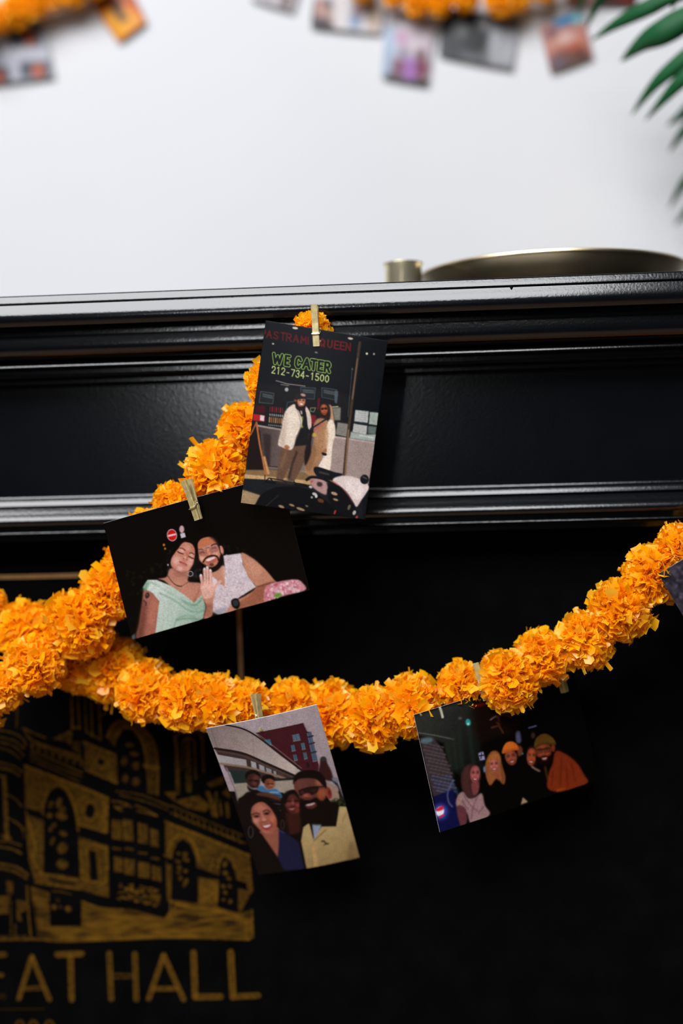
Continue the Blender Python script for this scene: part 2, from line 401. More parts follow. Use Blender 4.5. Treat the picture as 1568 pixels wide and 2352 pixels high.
def mixc(c, k): return tuple(min(255, v * k) for v in c)
def face(A, cx, cy, rx, ry, rot, skin, eyes='open', mouth='smile', glasses=None, beard=None, sw=1.0, turn=0.0, ink=(38, 22, 20)):
    c, n = math.cos(R(rot)), math.sin(R(rot))
    L = lambda u, v: (cx + u * rx * c - v * ry * n, cy + u * rx * n + v * ry * c)
    sh = [(-.62, -.86), (0, -1.02), (.62, -.86), (.95, -.35), (.95, .1), (.80, .55), (.46, .92), (0, 1.03), (-.46, .92), (-.80, .55), (-.95, .1), (-.95, -.35)]
    A.poly([L(u, v) for u, v in sh], mixc(skin, .78), rx * .03 + 1.4, True)
    A.ell(*L(-.10 + turn * .2, -.10), rx * .66, ry * .72, skin, rot, rx * .20)
    A.ell(*L(.0 + turn * .2, -.62), rx * .42, ry * .2, mixc(skin, 1.13), rot, rx * .18, .8)
    A.ell(*L(.0 + turn * .2, .86), rx * .22, ry * .10, mixc(skin, 1.06), rot, rx * .12, .7)
    for e in (-1, 1):
        A.ell(*L(e * .46 + turn * .2, .22), rx * .26, ry * .17, mixc(skin, 1.14), rot, rx * .14, .8)
        A.line([L(e * .22 + turn * .25, .22), L(e * .42 + turn * .2, .46), L(e * .46 + turn * .2, .6)], rx * .08, mixc(skin, .72), rx * .09, True, .6)
    for e in (-1, 1):
        u = e * .40 + turn * .22
        A.ell(*L(u, -.18), rx * .27, ry * .13, mixc(skin, .68), rot, rx * .10, .75)
        A.line([L(u - .22, -.34 + (.05 if e < 0 else 0)), L(u, -.39), L(u + .22, -.34 + (.05 if e > 0 else 0))], rx * .09, ink, rx * .05, True, .75)
        if eyes == 'open':
            A.ell(*L(u, -.15), rx * .14, ry * .045, (196, 178, 168), rot, rx * .03, .5); A.ell(*L(u, -.155), rx * .085, ry * .055, ink, rot, rx * .03)
            A.line([L(u - .19, -.15), L(u, -.215), L(u + .19, -.15)], rx * .07, ink, rx * .03, True, .75)
        elif eyes == 'closed':
            A.line([L(u - .22, -.15), L(u, -.10), L(u + .22, -.14)], rx * .075, ink, rx * .035, True, .9); A.line([L(u - .2, -.2), L(u, -.235), L(u + .2, -.2)], rx * .05, mixc(skin, .6), rx * .05, True, .5)
    A.line([L(turn * .26 + .10, -.14), L(turn * .3 + .13, .1), L(turn * .3 + .17, .22)], rx * .10, mixc(skin, .74), rx * .09, True, .6)
    A.line([L(turn * .26 - .02, -.12), L(turn * .3 - .03, .2)], rx * .10, mixc(skin, 1.16), rx * .08, False, .7)
    A.ell(*L(turn * .3, .24), rx * .16, ry * .07, mixc(skin, 1.1), rot, rx * .08, .8)
    A.line([L(turn * .3 - .18, .29), L(turn * .3, .33), L(turn * .3 + .18, .29)], rx * .07, mixc(skin, .48), rx * .05, True, .7)
    if beard:
        A.poly([L(-.97, .0), L(-.80, .30), L(-.46, .42), L(0, .40), L(.46, .42), L(.80, .30), L(.97, .0), L(.95, .6), L(.62, 1.05), L(0, 1.18), L(-.62, 1.05), L(-.95, .6)], beard, rx * .09, True)
        A.ell(*L(turn * .2, .60), rx * .38, ry * .15, mixc(skin, .72), rot, rx * .08)
        A.line([L(-.46, .52), L(-.2, .41), L(0, .43), L(.2, .41), L(.46, .52)], rx * .12, beard, rx * .06, True)
    if mouth == 'smile':
        A.poly([L(-.44 * sw + turn * .2, .50), L(turn * .2, .535), L(.44 * sw + turn * .2, .50), L(.26 * sw + turn * .2, .70), L(turn * .2, .76), L(-.26 * sw + turn * .2, .70)], (132, 56, 54), rx * .05, True)
        A.poly([L(-.35 * sw + turn * .2, .53), L(turn * .2, .565), L(.35 * sw + turn * .2, .53), L(.2 * sw + turn * .2, .635), L(turn * .2, .66), L(-.2 * sw + turn * .2, .635)], (222, 206, 200), rx * .04, True, .95)
    elif mouth == 'lips':
        A.poly([L(-.28, .59), L(-.08, .53), L(0, .56), L(.08, .53), L(.28, .59), L(.1, .69), L(-.1, .69)], mixc(skin, .8)[:1] + (mixc(skin, .55)[1], mixc(skin, .6)[2]), rx * .05, True)
        A.line([L(-.26, .6), L(0, .605), L(.26, .6)], rx * .05, mixc(skin, .45), rx * .03, True)
    if glasses:
        for e in (-1, 1):
            u = e * .44 + turn * .2
            pts = [L(u - .36, -.32), L(u + .36, -.32), L(u + .30, .02), L(u - .30, .02)]
            if glasses != 'clear': A.poly(pts, glasses, rx * .04, True, .8)
            A.line(pts + pts[:1], rx * .065, (36, 28, 28), rx * .03, False, .85); A.line([L(u - .38, -.31), L(u + .38, -.31)], rx * .09, (30, 24, 24), rx * .03, False, .8)
        A.line([L(-.1, -.25), L(.1, -.25)], rx * .07, (30, 24, 24), rx * .03)

def print_object(name, art, corners, label, group=None, curl=0.0, gain=1.0, cat='photo print', keep=True, curl_v=0.0):
    """a real card: dense front carrying the print, thin edge, plain paper back"""
    h, w = art.h, art.w
    tl, tr, br, bl = [np.array(c) for c in corners]
    u = np.linspace(0, 1, w)[None, :, None]; v = np.linspace(0, 1, h)[:, None, None]
    p = (tl * (1 - u) + tr * u) * (1 - v) + (bl * (1 - u) + br * u) * v
    nrm = np.cross(tr - tl, bl - tl); nrm /= np.linalg.norm(nrm)
    if nrm[1] > 0: nrm = -nrm
    p = p + nrm * (curl * (4 * u * (1 - u)) + curl_v * (4 * v * (1 - v)))
    gr = np.random.default_rng(len(label)); fine = blur(gr.random((h, w)), .7); fine = (fine - .5) / fine.std(); low = blur(gr.random((h // 4 + 2, w // 4 + 2)), 1.2)
    low = np.repeat(np.repeat((low - low.mean()) / low.std(), 4, 0), 4, 1)[:h, :w]; low = blur(low, 2)
    art.a = np.stack([blur(art.a[..., c], .45) for c in range(3)], -1) * (1 + .035 * fine + .018 * low)[..., None]
    o0 = p.mean((0, 1)); front = (p - o0).reshape(-1, 3)
    ids = np.arange(w * h).reshape(h, w)
    q = np.stack([ids[:-1, :-1], ids[1:, :-1], ids[1:, 1:], ids[:-1, 1:]], -1).reshape(-1, 4)
    per = np.concatenate([ids[0, :], ids[1:, -1], ids[-1, -2::-1], ids[-2:0:-1, 0]])
    rim_ = front[per] - nrm * 0.0004
    gy = np.unique(np.linspace(0, h - 1, 15).astype(int)); gx = np.unique(np.linspace(0, w - 1, 15).astype(int))
    back = front[ids[np.ix_(gy, gx)].ravel()] - nrm * 0.00042
    V = np.concatenate([front, rim_, back]); nb = len(front); L = len(per); nk = nb + L; gw = len(gx)
    F = q.tolist(); mi = [0] * len(F)
    for i in range(L):
        j = (i + 1) % L
        F.append([int(per[i]), int(per[j]), nb + j, nb + i]); mi.append(1)
    for i in range(len(gy) - 1):
        for j in range(gw - 1):
            k = nk + i * gw + j; F.append([k, k + 1, k + gw + 1, k + gw]); mi.append(1)
    me = bpy.data.meshes.new(name); me.from_pydata(V.tolist(), [], F)
    me.materials.append(M_print); me.materials.append(M_paper); me.polygons.foreach_set('material_index', mi)
    me.polygons.foreach_set('use_smooth', [i < len(q) for i in range(len(F))])
    at = me.color_attributes.new('ink', 'FLOAT_COLOR', 'POINT')
    col = np.ones((len(V), 4)); col[:nb, :3] = np.clip(s2l(np.clip(art.a, 0, 255) / 255).reshape(-1, 3) * gain - 0.0022, 0.0004, 0.9); col[nb:, :3] = 0.6
    at.data.foreach_set('color', col.astype(np.float32).ravel()); me.update()
    o = bpy.data.objects.new(name, me); C.objects.link(o); o.location = o0
    return tag(o, label, cat, group)

GAIN = 0.68
# ------------------------------------------------------------------ print: couple outside the deli at night
Q1 = [(610, 736), (890, 783), (838, 1193), (553, 1155)]
A = Art(Q1, 284, 424, (540, 680), 3.92, (19, 21, 25))
A.poly([(1110, 400), (1400, 400), (1300, 1050), (1010, 1010)], (15, 18, 22), 6)
A.poly([(180, 760), (1060, 880), (1010, 1260), (120, 1150)], (26, 25, 28), 12)
for i, (ch, x) in enumerate(zip('PASTRAMI', (232, 288, 352, 416, 470, 535, 605, 664))):
    letter(A, ch, x, 305 + (x - 280) * .17, 44 if ch != 'I' else 10, 62, .17, [(13, (92, 22, 26), .85)], .06)
for ch, x in zip('QUEEN', (778, 845, 905, 957, 1008)):
    letter(A, ch, x, 305 + (x - 280) * .16, 40, 64, .16, [(13, (104, 24, 28), .9)], .08)
for x, y, rx, ry, c in ((548, 290, 26, 10, (200, 190, 165)), (1045, 384, 24, 9, (190, 180, 160)), (345, 427, 11, 7, (170, 165, 150)), (740, 507, 15, 7, (110, 115, 110)),
                        (1190, 517, 10, 10, (205, 200, 170)), (1252, 520, 8, 9, (170, 165, 145)), (775, 405, 7, 7, (180, 160, 150)), (1062, 655, 8, 5, (90, 110, 60))):
    A.ell(x, y, rx, ry, c, 8, 2)
GR = (150, 186, 84); DK = (20, 24, 27)
for ch, x, wd in (('W', 352, 78), ('E', 462, 36), ('C', 560, 44), ('A', 628, 58), ('T', 698, 46), ('E', 764, 38), ('R', 822, 42)):
    letter(A, ch, x, 515 + (x - 352) * .165, wd, 82, .165, [(33, GR, .9)], .09)
for ch, x, wd in (('W', 352, 78), ('E', 462, 36), ('C', 560, 44), ('A', 628, 58), ('T', 698, 46), ('E', 764, 38), ('R', 822, 42)):
    letter(A, ch, x, 515 + (x - 352) * .165, wd, 82, .165, [(21.5, DK, 1)], .09)
for i, ch in enumerate('212-734-1500'):
    x = 338 + i * 44.2
    letter(A, ch, x, 625 + (x - 338) * .17, 32, 60, .17, [(8.2, (186, 200, 126), .95)], .1)
A.line([(375, 755), (480, 785), (640, 805)], 9, (120, 106, 100), 2)
A.ell(472, 835, 17, 18, (150, 150, 150), 0, 3); A.line([(420, 790), (490, 800)], 10, (90, 88, 86), 2)
for q, c in (([(232, 850), (356, 868), (345, 962), (217, 950)], (66, 68, 66)), ([(600, 815), (735, 822), (722, 922), (600, 912)], (52, 64, 74)), ([(790, 818), (925, 838), (914, 930), (790, 905)], (52, 64, 74))):
    A.poly(q, (32, 35, 38), 2); A.line(q + q[:1], 7, c, 1.5)
    (xa, ya), (xb, yb) = q[0], q[1]
    for k in (0.25, 0.42):
        A.line([(xa + 22, ya + 100 * k), (xb - 18, yb + 100 * k)], 12, (92, 96, 94), 3, a=.7)
A.poly([(905, 845), (938, 850), (925, 965), (905, 950)], (70, 82, 88), 3)
A.line([(560, 940), (480, 950), (470, 1010)], 6, (55, 70, 85), 2)
# shelves of bottles
A.poly([(195, 975), (275, 985), (268, 1050), (180, 1040)], (62, 20, 24), 4)
A.poly([(168, 1052), (272, 1068), (268, 1124), (160, 1110)], (156, 28, 40), 3); A.poly([(228, 1062), (268, 1068), (264, 1118), (226, 1112)], (205, 185, 185), 3)
for k in range(7):
    A.line([(322 + k * 19, 990 + k * 2), (320 + k * 19, 1030 + k * 2)], 11, (118, 34, 40) if k % 2 else (84, 30, 34), 2)
    A.ell(320 + k * 19, 1060 + k * 2, 7, 12, (120, 122, 124), 0, 2); A.line([(316 + k * 19, 1085 + k * 2), (314 + k * 19, 1125 + k * 2)], 13, (120, 84, 56) if k % 3 else (150, 110, 80), 2)
    A.ell(310 + k * 18, 1152 + k * 2, 6, 9, (110, 110, 108), 0, 2)
A.poly([(690, 1060), (740, 1070), (735, 1150), (690, 1140)], (110, 24, 34), 4); A.line([(765, 920), (760, 1010)], 20, (90, 22, 34), 4)
A.line([(690, 1000), (735, 1000), (720, 1035), (690, 1030), (690, 1000)], 7, (110, 120, 85), 2)
# sheet and window with notices
A.poly([(885, 1000), (960, 995), (955, 1110), (905, 1110)], (112, 108, 98), 4); A.line([(885, 992), (935, 988)], 10, (150, 150, 120), 2)
A.poly([(930, 1130), (1035, 1145), (1018, 1262), (915, 1240)], (120, 115, 108), 4)
A.poly([(1088, 1018), (1206, 1030), (1196, 1134), (1078, 1120)], (166, 168, 166), 3); A.poly([(1216, 1035), (1290, 1042), (1278, 1155), (1206, 1145)], (150, 160, 152), 3)
A.poly([(1074, 1140), (1192, 1160), (1184, 1242), (1062, 1216)], (170, 170, 166), 3); A.line([(1078, 1130), (1196, 1146)], 9, (40, 44, 46), 1.5)
for k in range(4): A.line([(1108, 1045 + k * 18), (1180, 1052 + k * 18)], 4, (120, 124, 124), 1.5, a=.7)
A.poly([(1048, 1212), (1180, 1238), (1268, 1235), (1258, 1305), (1036, 1272)], (150, 158, 152), 5); A.line([(1130, 1245), (1250, 1270)], 14, (205, 205, 200), 4, a=.7)
A.poly([(1200, 1160), (1275, 1170), (1262, 1235), (1195, 1230)], (90, 104, 98), 5)
# shop front base
A.grad([(205, 1160), (1262, 1312), (1200, 1690), (85, 1560)], (62, 50, 48), (146, 128, 122), (180, 1300), (900, 1400), 3)
A.line([(205, 1158), (420, 1195)], 17, (136, 122, 116), 2); A.line([(900, 1258), (1262, 1315)], 17, (168, 148, 142), 2)
A.poly([(255, 1230), (330, 1240), (320, 1530), (280, 1530)], (46, 38, 38), 8)
A.line([(215, 1530), (700, 1580)], 10, (150, 125, 100), 3, a=.5); A.line([(300, 1525), (420, 1535)], 5, (30, 26, 24), 1)
A.line([(1128, 420), (1098, 640), (1052, 1000), (1010, 1340), (985, 1610)], 24, (62, 50, 40), 3); A.line([(1108, 560), (1062, 920)], 8, (124, 92, 66), 2)
A.line([(1028, 1200), (998, 1600)], 15, (120, 92, 66), 2); A.line([(1062, 640), (1022, 1080)], 5, (92, 100, 100), 1.5, a=.6)
# sidewalk, kerb, road
A.poly([(100, 1540), (720, 1590), (1000, 1620), (980, 1680), (560, 1670), (85, 1605)], (118, 92, 64), 4)
A.poly([(85, 1600), (290, 1618), (700, 1660), (690, 1700), (300, 1650), (82, 1640)], (176, 142, 98), 3)
A.poly([(80, 1642), (300, 1655), (700, 1700), (1000, 1730), (1150, 1850), (1150, 2010), (40, 1880)], (26, 27, 30), 5)
A.poly([(66, 1740), (232, 1792), (184, 1884), (45, 1866)], (148, 122, 90), 5)
# folding board
A.poly([(150, 1180), (225, 1200), (262, 1560), (96, 1560)], (28, 20, 19), 5)
A.line([(194, 1130), (225, 1330), (284, 1605)], 17, (158, 92, 48), 2); A.line([(192, 1135), (140, 1240)], 14, (130, 78, 44), 2)
A.line([(268, 1445), (305, 1590)], 22, (196, 140, 92), 4, a=.9); A.line([(275, 1610), (272, 1670)], 8, (40, 30, 26), 2)
# man
A.poly([(430, 1330), (650, 1320), (646, 1450), (600, 1560), (545, 1660), (482, 1655), (515, 1500), (440, 1650), (378, 1645), (398, 1500)], (94, 68, 54), 4)
A.poly([(520, 1490), (560, 1380), (575, 1400), (530, 1520), (505, 1640), (480, 1640)], (52, 38, 34), 6); A.line([(470, 1390), (420, 1540)], 22, (116, 88, 68), 8, a=.7)
A.poly([(556, 1000), (655, 990), (690, 1150), (660, 1335), (545, 1345), (590, 1160)], (24, 24, 27), 4)
A.line([(612, 1085), (600, 1150), (612, 1170)], 22, (128, 132, 60), 4); A.line([(602, 1010), (608, 1050)], 16, (150, 150, 140), 3)
A.poly([(548, 968), (480, 1005), (445, 1080), (425, 1200), (395, 1320), (425, 1350), (520, 1375), (560, 1260), (612, 1140), (592, 1050)], (212, 196, 180), 4, True)
A.poly([(470, 1020), (440, 1120), (405, 1310), (450, 1340), (470, 1200)], (176, 156, 140), 10, True, .7)
A.poly([(640, 985), (680, 1030), (698, 1120), (692, 1190), (668, 1180), (655, 1080)], (196, 178, 164), 3, True); A.line([(565, 1000), (600, 1140), (570, 1260)], 8, (120, 104, 92), 3, True, .7)
A.ell(474, 1355, 26, 20, (156, 100, 72), 20, 4); A.line([(470, 1370), (490, 1385)], 10, (120, 70, 50), 3)
A.poly([(565, 940), (645, 940), (640, 1000), (600, 1025), (556, 1000)], (40, 26, 24), 4, True)
face(A, 606, 942, 38, 50, 6, (186, 122, 94), 'open', None, None, None, 1, .3)
A.poly([(560, 950), (580, 985), (640, 985), (640, 1005), (598, 1020), (560, 1000)], (34, 24, 24), 4, True); A.ell(606, 966, 15, 7, (226, 205, 195), 8, 2)
A.poly([(545, 925), (560, 880), (600, 858), (640, 872), (654, 915), (600, 920)], (36, 31, 32), 3, True); A.ell(622, 884, 24, 12, (190, 160, 145), 15, 4, .85)
A.line([(545, 930), (560, 935)], 14, (150, 60, 45), 4)
# woman
A.poly([(848, 975), (878, 985), (892, 1060), (900, 1125), (865, 1100), (842, 1040)], (176, 138, 108), 4, True)
A.poly([(770, 985), (850, 965), (870, 1060), (850, 1100), (770, 1080)], (42, 26, 22), 5, True)
A.poly([(760, 1095), (715, 1160), (700, 1290), (640, 1540), (660, 1600), (725, 1625), (745, 1530), (800, 1420), (840, 1240), (845, 1120)], (156, 114, 80), 5, True)
A.poly([(700, 1290), (668, 1420), (640, 1540), (690, 1560), (740, 1400)], (120, 84, 58), 10, True, .7)
A.poly([(855, 1108), (900, 1130), (912, 1235), (885, 1340), (858, 1570), (760, 1545), (800, 1450), (832, 1340), (825, 1230)], (220, 202, 184), 4, True)
A.poly([(830, 1150), (850, 1250), (830, 1400), (800, 1400), (815, 1250)], (176, 134, 100), 6, True, .8)
A.poly([(695, 1180), (720, 1190), (700, 1300), (690, 1420), (640, 1520), (640, 1380)], (28, 22, 22), 5, True)
face(A, 812, 1015, 33, 47, -5, (164, 82, 50), None, None, (26, 20, 20), None)
A.line([(795, 1052), (830, 1052)], 7, (110, 44, 38), 2)
A.line([(690, 1190), (770, 1140), (838, 1095)], 15, (34, 32, 40), 2); A.line([(725, 1200), (790, 1145)], 20, (170, 82, 84), 5, a=.8); A.ell(722, 1245, 18, 20, (176, 140, 66), 0, 5)
A.ell(812, 1415, 24, 14, (22, 18, 18), 20, 3); A.ell(820, 1385, 16, 22, (150, 104, 70), 10, 4)
A.line([(715, 1265), (700, 1330)], 16, (60, 72, 96), 4, a=.7)
# parked motorbikes
A.poly([(190, 1870), (250, 1780), (380, 1720), (560, 1710), (720, 1760), (850, 1860), (1000, 1950), (1130, 2030), (600, 2000), (180, 1900)], (15, 15, 17), 4, True)
for q in ([(275, 1670), (310, 1635), (440, 1655)], [(275, 1670), (420, 1690), (660, 1710)], [(440, 1655), (480, 1690)], [(540, 1665), (560, 1700)], [(440, 1660), (650, 1695)], [(330, 1645), (360, 1680)]):
    A.line(q, 10, (16, 16, 18), 1.5)
A.poly([(380, 1650), (540, 1650), (540, 1700), (380, 1690)], (52, 44, 42), 6, False, .6)
A.poly([(700, 1635), (810, 1650), (842, 1720), (825, 1785), (742, 1745), (690, 1690)], (164, 128, 124), 5, True); A.ell(770, 1690, 26, 22, (58, 40, 42), 20, 5)
A.line([(655, 1650), (700, 1625), (800, 1640), (890, 1690)], 24, (20, 20, 22), 3, True)
A.poly([(718, 1570), (745, 1530), (900, 1578), (975, 1600), (900, 1650), (780, 1640)], (22, 22, 25), 3, True); A.line([(770, 1580), (850, 1600)], 14, (90, 90, 92), 5, a=.6)
A.poly([(888, 1655), (955, 1615), (1060, 1620), (1165, 1665), (1205, 1715), (1180, 1770), (1140, 1830), (1095, 1895), (1060, 1840), (1000, 1750)], (204, 188, 184), 4, True)
A.poly([(1000, 1650), (1120, 1680), (1150, 1760), (1090, 1830), (1030, 1760)], (222, 208, 204), 12, True, .7); A.line([(900, 1670), (1000, 1760), (1060, 1860)], 12, (176, 88, 88), 4, True, .8)
A.ell(1166, 1645, 38, 44, (24, 24, 28), 0, 3); A.line([(1150, 1620), (1185, 1640)], 8, (80, 84, 90), 3)
A.poly([(840, 1730), (930, 1700), (1010, 1780), (1080, 1900), (1080, 2000), (950, 1950), (860, 1850)], (18, 18, 20), 5, True)
for x, y, rx, ry, c in ((690, 1715, 16, 12, (205, 190, 186)), (725, 1780, 22, 14, (196, 190, 184)), (740, 1800, 12, 16, (215, 210, 205)), (700, 1810, 10, 10, (176, 170, 164)), (900, 1775, 30, 14, (186, 150, 120)),
                        (912, 1830, 24, 10, (170, 140, 110)), (425, 1895, 28, 12, (156, 130, 98)), (520, 1882, 26, 10, (150, 124, 92)), (600, 1918, 40, 12, (160, 134, 98)), (905, 1945, 9, 22, (170, 48, 44)),
                        (1095, 1995, 10, 20, (170, 60, 60)), (700, 1665, 9, 12, (200, 60, 56)), (1075, 1950, 14, 22, (190, 180, 176)), (1030, 1900, 12, 26, (110, 94, 80)), (780, 1840, 30, 18, (92, 54, 36)), (655, 1890, 14, 8, (120, 100, 80))):
    A.ell(x, y, rx, ry, c, 20, 3, .9)
A.line([(285, 1890), (400, 1790)], 6, (62, 62, 66), 3, a=.7)
print_object('photo_print', A, [P(*Q1[0], -0.034), P(*Q1[1], -0.034), P(*Q1[2], -0.026), P(*Q1[3], -0.026)],
             'upright photo print of a couple before a shop window reading WE CATER', 'photo prints clipped to the mantel garlands', curl=0.002, gain=GAIN)

# ------------------------------------------------------------------ print: smiling couple, flash at night
Q2 = [(237, 1202), (644, 1090), (710, 1356), (303, 1470)]
A = Art(Q2, 424, 282, (220, 1080), 3.0154, (11, 10, 10))
A.specks([(200, 680), (480, 640), (480, 800), (220, 900)], 60, [(30, 30, 18), (24, 25, 16)], 4, 14, .6, 5, 3); A.specks([(880, 510), (1060, 520), (1050, 600), (880, 570)], 25, [(28, 28, 18)], 4, 12, .6, 5, 4)
A.ell(528, 450, 35, 42, (206, 190, 188), -10, 2); A.ell(528, 450, 31, 37, (196, 24, 28), -10, 2); A.line([(505, 455), (552, 444)], 13, (214, 190, 186), 1.5)
A.ell(596, 410, 17, 26, (196, 156, 160), 0, 3); A.poly([(584, 440), (617, 432), (624, 463), (592, 472)], (196, 190, 200), 2)
A.ell(472, 517, 8, 9, (206, 112, 30), 0, 3); A.ell(480, 543, 7, 8, (190, 120, 30), 0, 3)
# her hair
A.poly([(560, 520), (620, 488), (680, 505), (712, 580), (735, 660), (745, 740), (690, 770), (620, 770), (520, 720), (482, 660), (500, 590)], (21, 18, 19), 6, True)
A.specks([(500, 560), (560, 520), (540, 700), (490, 700)], 20, [(44, 36, 36)], 3, 7, .6, 3, 5); A.specks([(650, 690), (740, 680), (730, 740), (640, 740)], 26, [(62, 58, 62), (46, 42, 46)], 3, 8, .6, 3, 6)
# her neck, chest, arm
A.poly([(520, 680), (640, 700), (640, 770), (730, 785), (750, 850), (735, 900), (680, 922), (600, 880), (480, 770), (430, 752), (490, 738)], (186, 126, 106), 4, True)
A.ell(590, 722, 52, 20, (140, 88, 72), 14, 12, .6); A.ell(560, 790, 60, 24, (198, 138, 116), 28, 12, .6)
A.line([(735, 800), (700, 870), (682, 915)], 10, (150, 92, 76), 5, True, .7)
A.poly([(336, 820), (392, 850), (442, 905), (430, 1040), (412, 1136), (285, 1166), (300, 1060), (318, 930)], (166, 102, 86), 5, True)
A.poly([(330, 900), (350, 960), (330, 1150), (280, 1170), (300, 1040)], (92, 52, 42), 14, True, .75); A.ell(395, 990, 26, 90, (188, 120, 100), 4, 12, .6)
A.ell(356, 866, 15, 22, (56, 40, 42), 15, 3); A.line([(330, 900), (350, 920), (345, 935)], 8, (66, 46, 44), 3); A.ell(354, 862, 5, 8, (110, 80, 76), 0, 2)
# dress
A.grad([(326, 812), (358, 758), (420, 758), (520, 800), (620, 868), (682, 920), (738, 858), (762, 950), (745, 1030), (690, 1062), (412, 1138), (425, 1020), (440, 908), (392, 850)], (200, 210, 202), (150, 174, 158), (420, 850), (760, 1010), 3)
A.poly([(326, 822), (345, 778), (372, 770), (365, 800), (345, 835)], (108, 152, 122), 6, True, .8)
for q, wd, c, al in (([(380, 775), (480, 830), (580, 890), (680, 960), (760, 940)], 10, (116, 158, 132), .8), ([(440, 850), (540, 900), (640, 970), (720, 985), (760, 965)], 11, (104, 150, 122), .8),
                     ([(600, 900), (680, 940), (735, 900)], 9, (92, 142, 112), .8), ([(660, 930), (700, 930), (742, 880)], 8, (84, 136, 106), .8), ([(560, 1040), (640, 1030), (720, 1040)], 14, (82, 132, 102), .7),
                     ([(540, 1105), (560, 1040), (620, 1010), (690, 1020)], 10, (110, 150, 124), .8), ([(470, 960), (462, 1120)], 5, (150, 172, 158), .7), ([(500, 970), (492, 1112)], 5, (150, 172, 158), .7),
                     ([(590, 1040), (585, 1085)], 5, (140, 168, 150), .8), ([(620, 1040), (616, 1078)], 5, (140, 168, 150), .8), ([(420, 800), (520, 850), (600, 905)], 8, (212, 222, 214), .6),
                     ([(650, 950), (710, 965), (752, 930)], 8, (176, 204, 186), .7)):
    A.line(q, wd, c, 4, True, al * .7)
A.view((370, 1215), 9.8)
A.poly([(580, 296), (690, 335), (752, 440), (764, 560), (742, 690), (704, 820), (610, 950), (510, 985), (390, 945), (258, 868), (212, 765), (236, 645), (325, 510), (415, 400), (490, 320)], (196, 128, 108), 9, True)
A.poly([(580, 305), (680, 340), (740, 430), (720, 520), (600, 470), (470, 400), (500, 330)], (186, 116, 92), 26, True, .8); A.ell(585, 420, 90, 60, (214, 156, 138), 20, 36, .8)
A.ell(345, 715, 95, 90, (226, 178, 164), 20, 36, .9); A.ell(650, 745, 62, 90, (222, 170, 156), 10, 30, .9); A.ell(430, 890, 80, 55, (226, 178, 166), 15, 28, .9); A.ell(590, 890, 60, 60, (208, 150, 132), 0, 30, .7)
A.ell(470, 490, 66, 34, (216, 168, 154), 25, 16, .9); A.ell(682, 590, 52, 30, (214, 166, 152), 25, 14, .9)
A.line([(425, 432), (480, 436), (545, 486)], 22, (84, 52, 44), 7, True, .9); A.line([(640, 542), (695, 542), (745, 575)], 22, (78, 46, 38), 7, True, .9)
A.line([(372, 508), (425, 540), (495, 560)], 22, (46, 28, 24), 6, True, .95); A.line([(618, 612), (680, 648), (735, 668)], 22, (46, 28, 24), 6, True, .95)
A.line([(590, 520), (600, 600), (575, 660)], 40, (176, 104, 84), 16, True, .7); A.ell(545, 640, 32, 26, (226, 172, 158), 20, 12, .9); A.ell(510, 664, 14, 11, (116, 58, 48), 20, 6); A.ell(578, 692, 15, 11, (128, 64, 54), 20, 6)
A.poly([(405, 725), (440, 722), (480, 745), (520, 752), (570, 782), (590, 815), (545, 835), (480, 810), (425, 765)], (188, 104, 98), 9, True, .9); A.line([(410, 738), (460, 752), (520, 782), (575, 806)], 16, (128, 48, 50), 6, True, .85); A.ell(500, 800, 36, 14, (210, 140, 130), 25, 8, .7)
A.line([(240, 880), (350, 950), (480, 985), (590, 960)], 30, (140, 84, 68), 16, True, .7)
A.poly([(410, 400), (330, 505), (236, 640), (205, 760), (160, 700), (250, 480), (380, 340)], (13, 11, 12), 12, True, .9); A.poly([(560, 290), (690, 325), (770, 440), (790, 620), (840, 420), (700, 260)], (14, 12, 13), 12, True, .9)
A.view((220, 1080), 3.0154)
A.ell(500, 655, 5, 7, (190, 190, 190), 0, 2); A.ring(655, 718, 19, 17, 5, (150, 146, 146))
for t in np.linspace(0, 1, 14): A.ell(500 + t * 95, 735 + t * 70 - 20 * math.sin(t * PI) * -1, 4, 4, (52, 38, 30), 0, 1.5)
for t in np.linspace(0, 1, 8): A.ell(597 + t * 50, 803 - t * 30, 3, 3, (90, 62, 50), 0, 1.5)
# his arm, body, shirt
A.poly([(1005, 578), (1075, 602), (1160, 672), (1228, 750), (1252, 800), (1195, 905), (1000, 962), (905, 996), (925, 930), (1040, 870), (1110, 812), (1050, 740)], (188, 130, 106), 4, True)
A.poly([(1120, 812), (1240, 770), (1250, 830), (1190, 905), (1010, 960), (980, 930), (1060, 870)], (140, 82, 60), 8, True, .8); A.ell(1090, 680, 40, 76, (206, 150, 126), -32, 16, .6); A.line([(1110, 812), (1230, 776)], 8, (86, 46, 34), 4, a=.7)
A.poly([(800, 690), (880, 660), (905, 700), (895, 810), (850, 780), (810, 760)], (188, 132, 110), 4, True)
A.poly([(884, 592), (1005, 574), (1020, 655), (1060, 745), (1112, 810), (1000, 880), (935, 930), (900, 992), (850, 1002), (808, 982), (806, 870), (850, 780), (893, 808), (900, 700)], (206, 192, 198), 3)
A.poly([(806, 735), (845, 765), (838, 830), (806, 850)], (212, 198, 204), 3)
A.specks([(884, 592), (1005, 574), (1020, 655), (1060, 745), (1112, 810), (1000, 880), (900, 992), (815, 980), (810, 870), (893, 810)], 150, [(196, 150, 150), (168, 160, 170), (226, 216, 218), (186, 166, 172)], 3, 8, .55, 2, 8)
A.poly([(808, 985), (850, 1003), (900, 990), (915, 950), (860, 960)], (150, 146, 156), 6, True, .7)
A.poly([(895, 600), (905, 700), (895, 800), (880, 700)], (240, 232, 234), 8, False, .35)
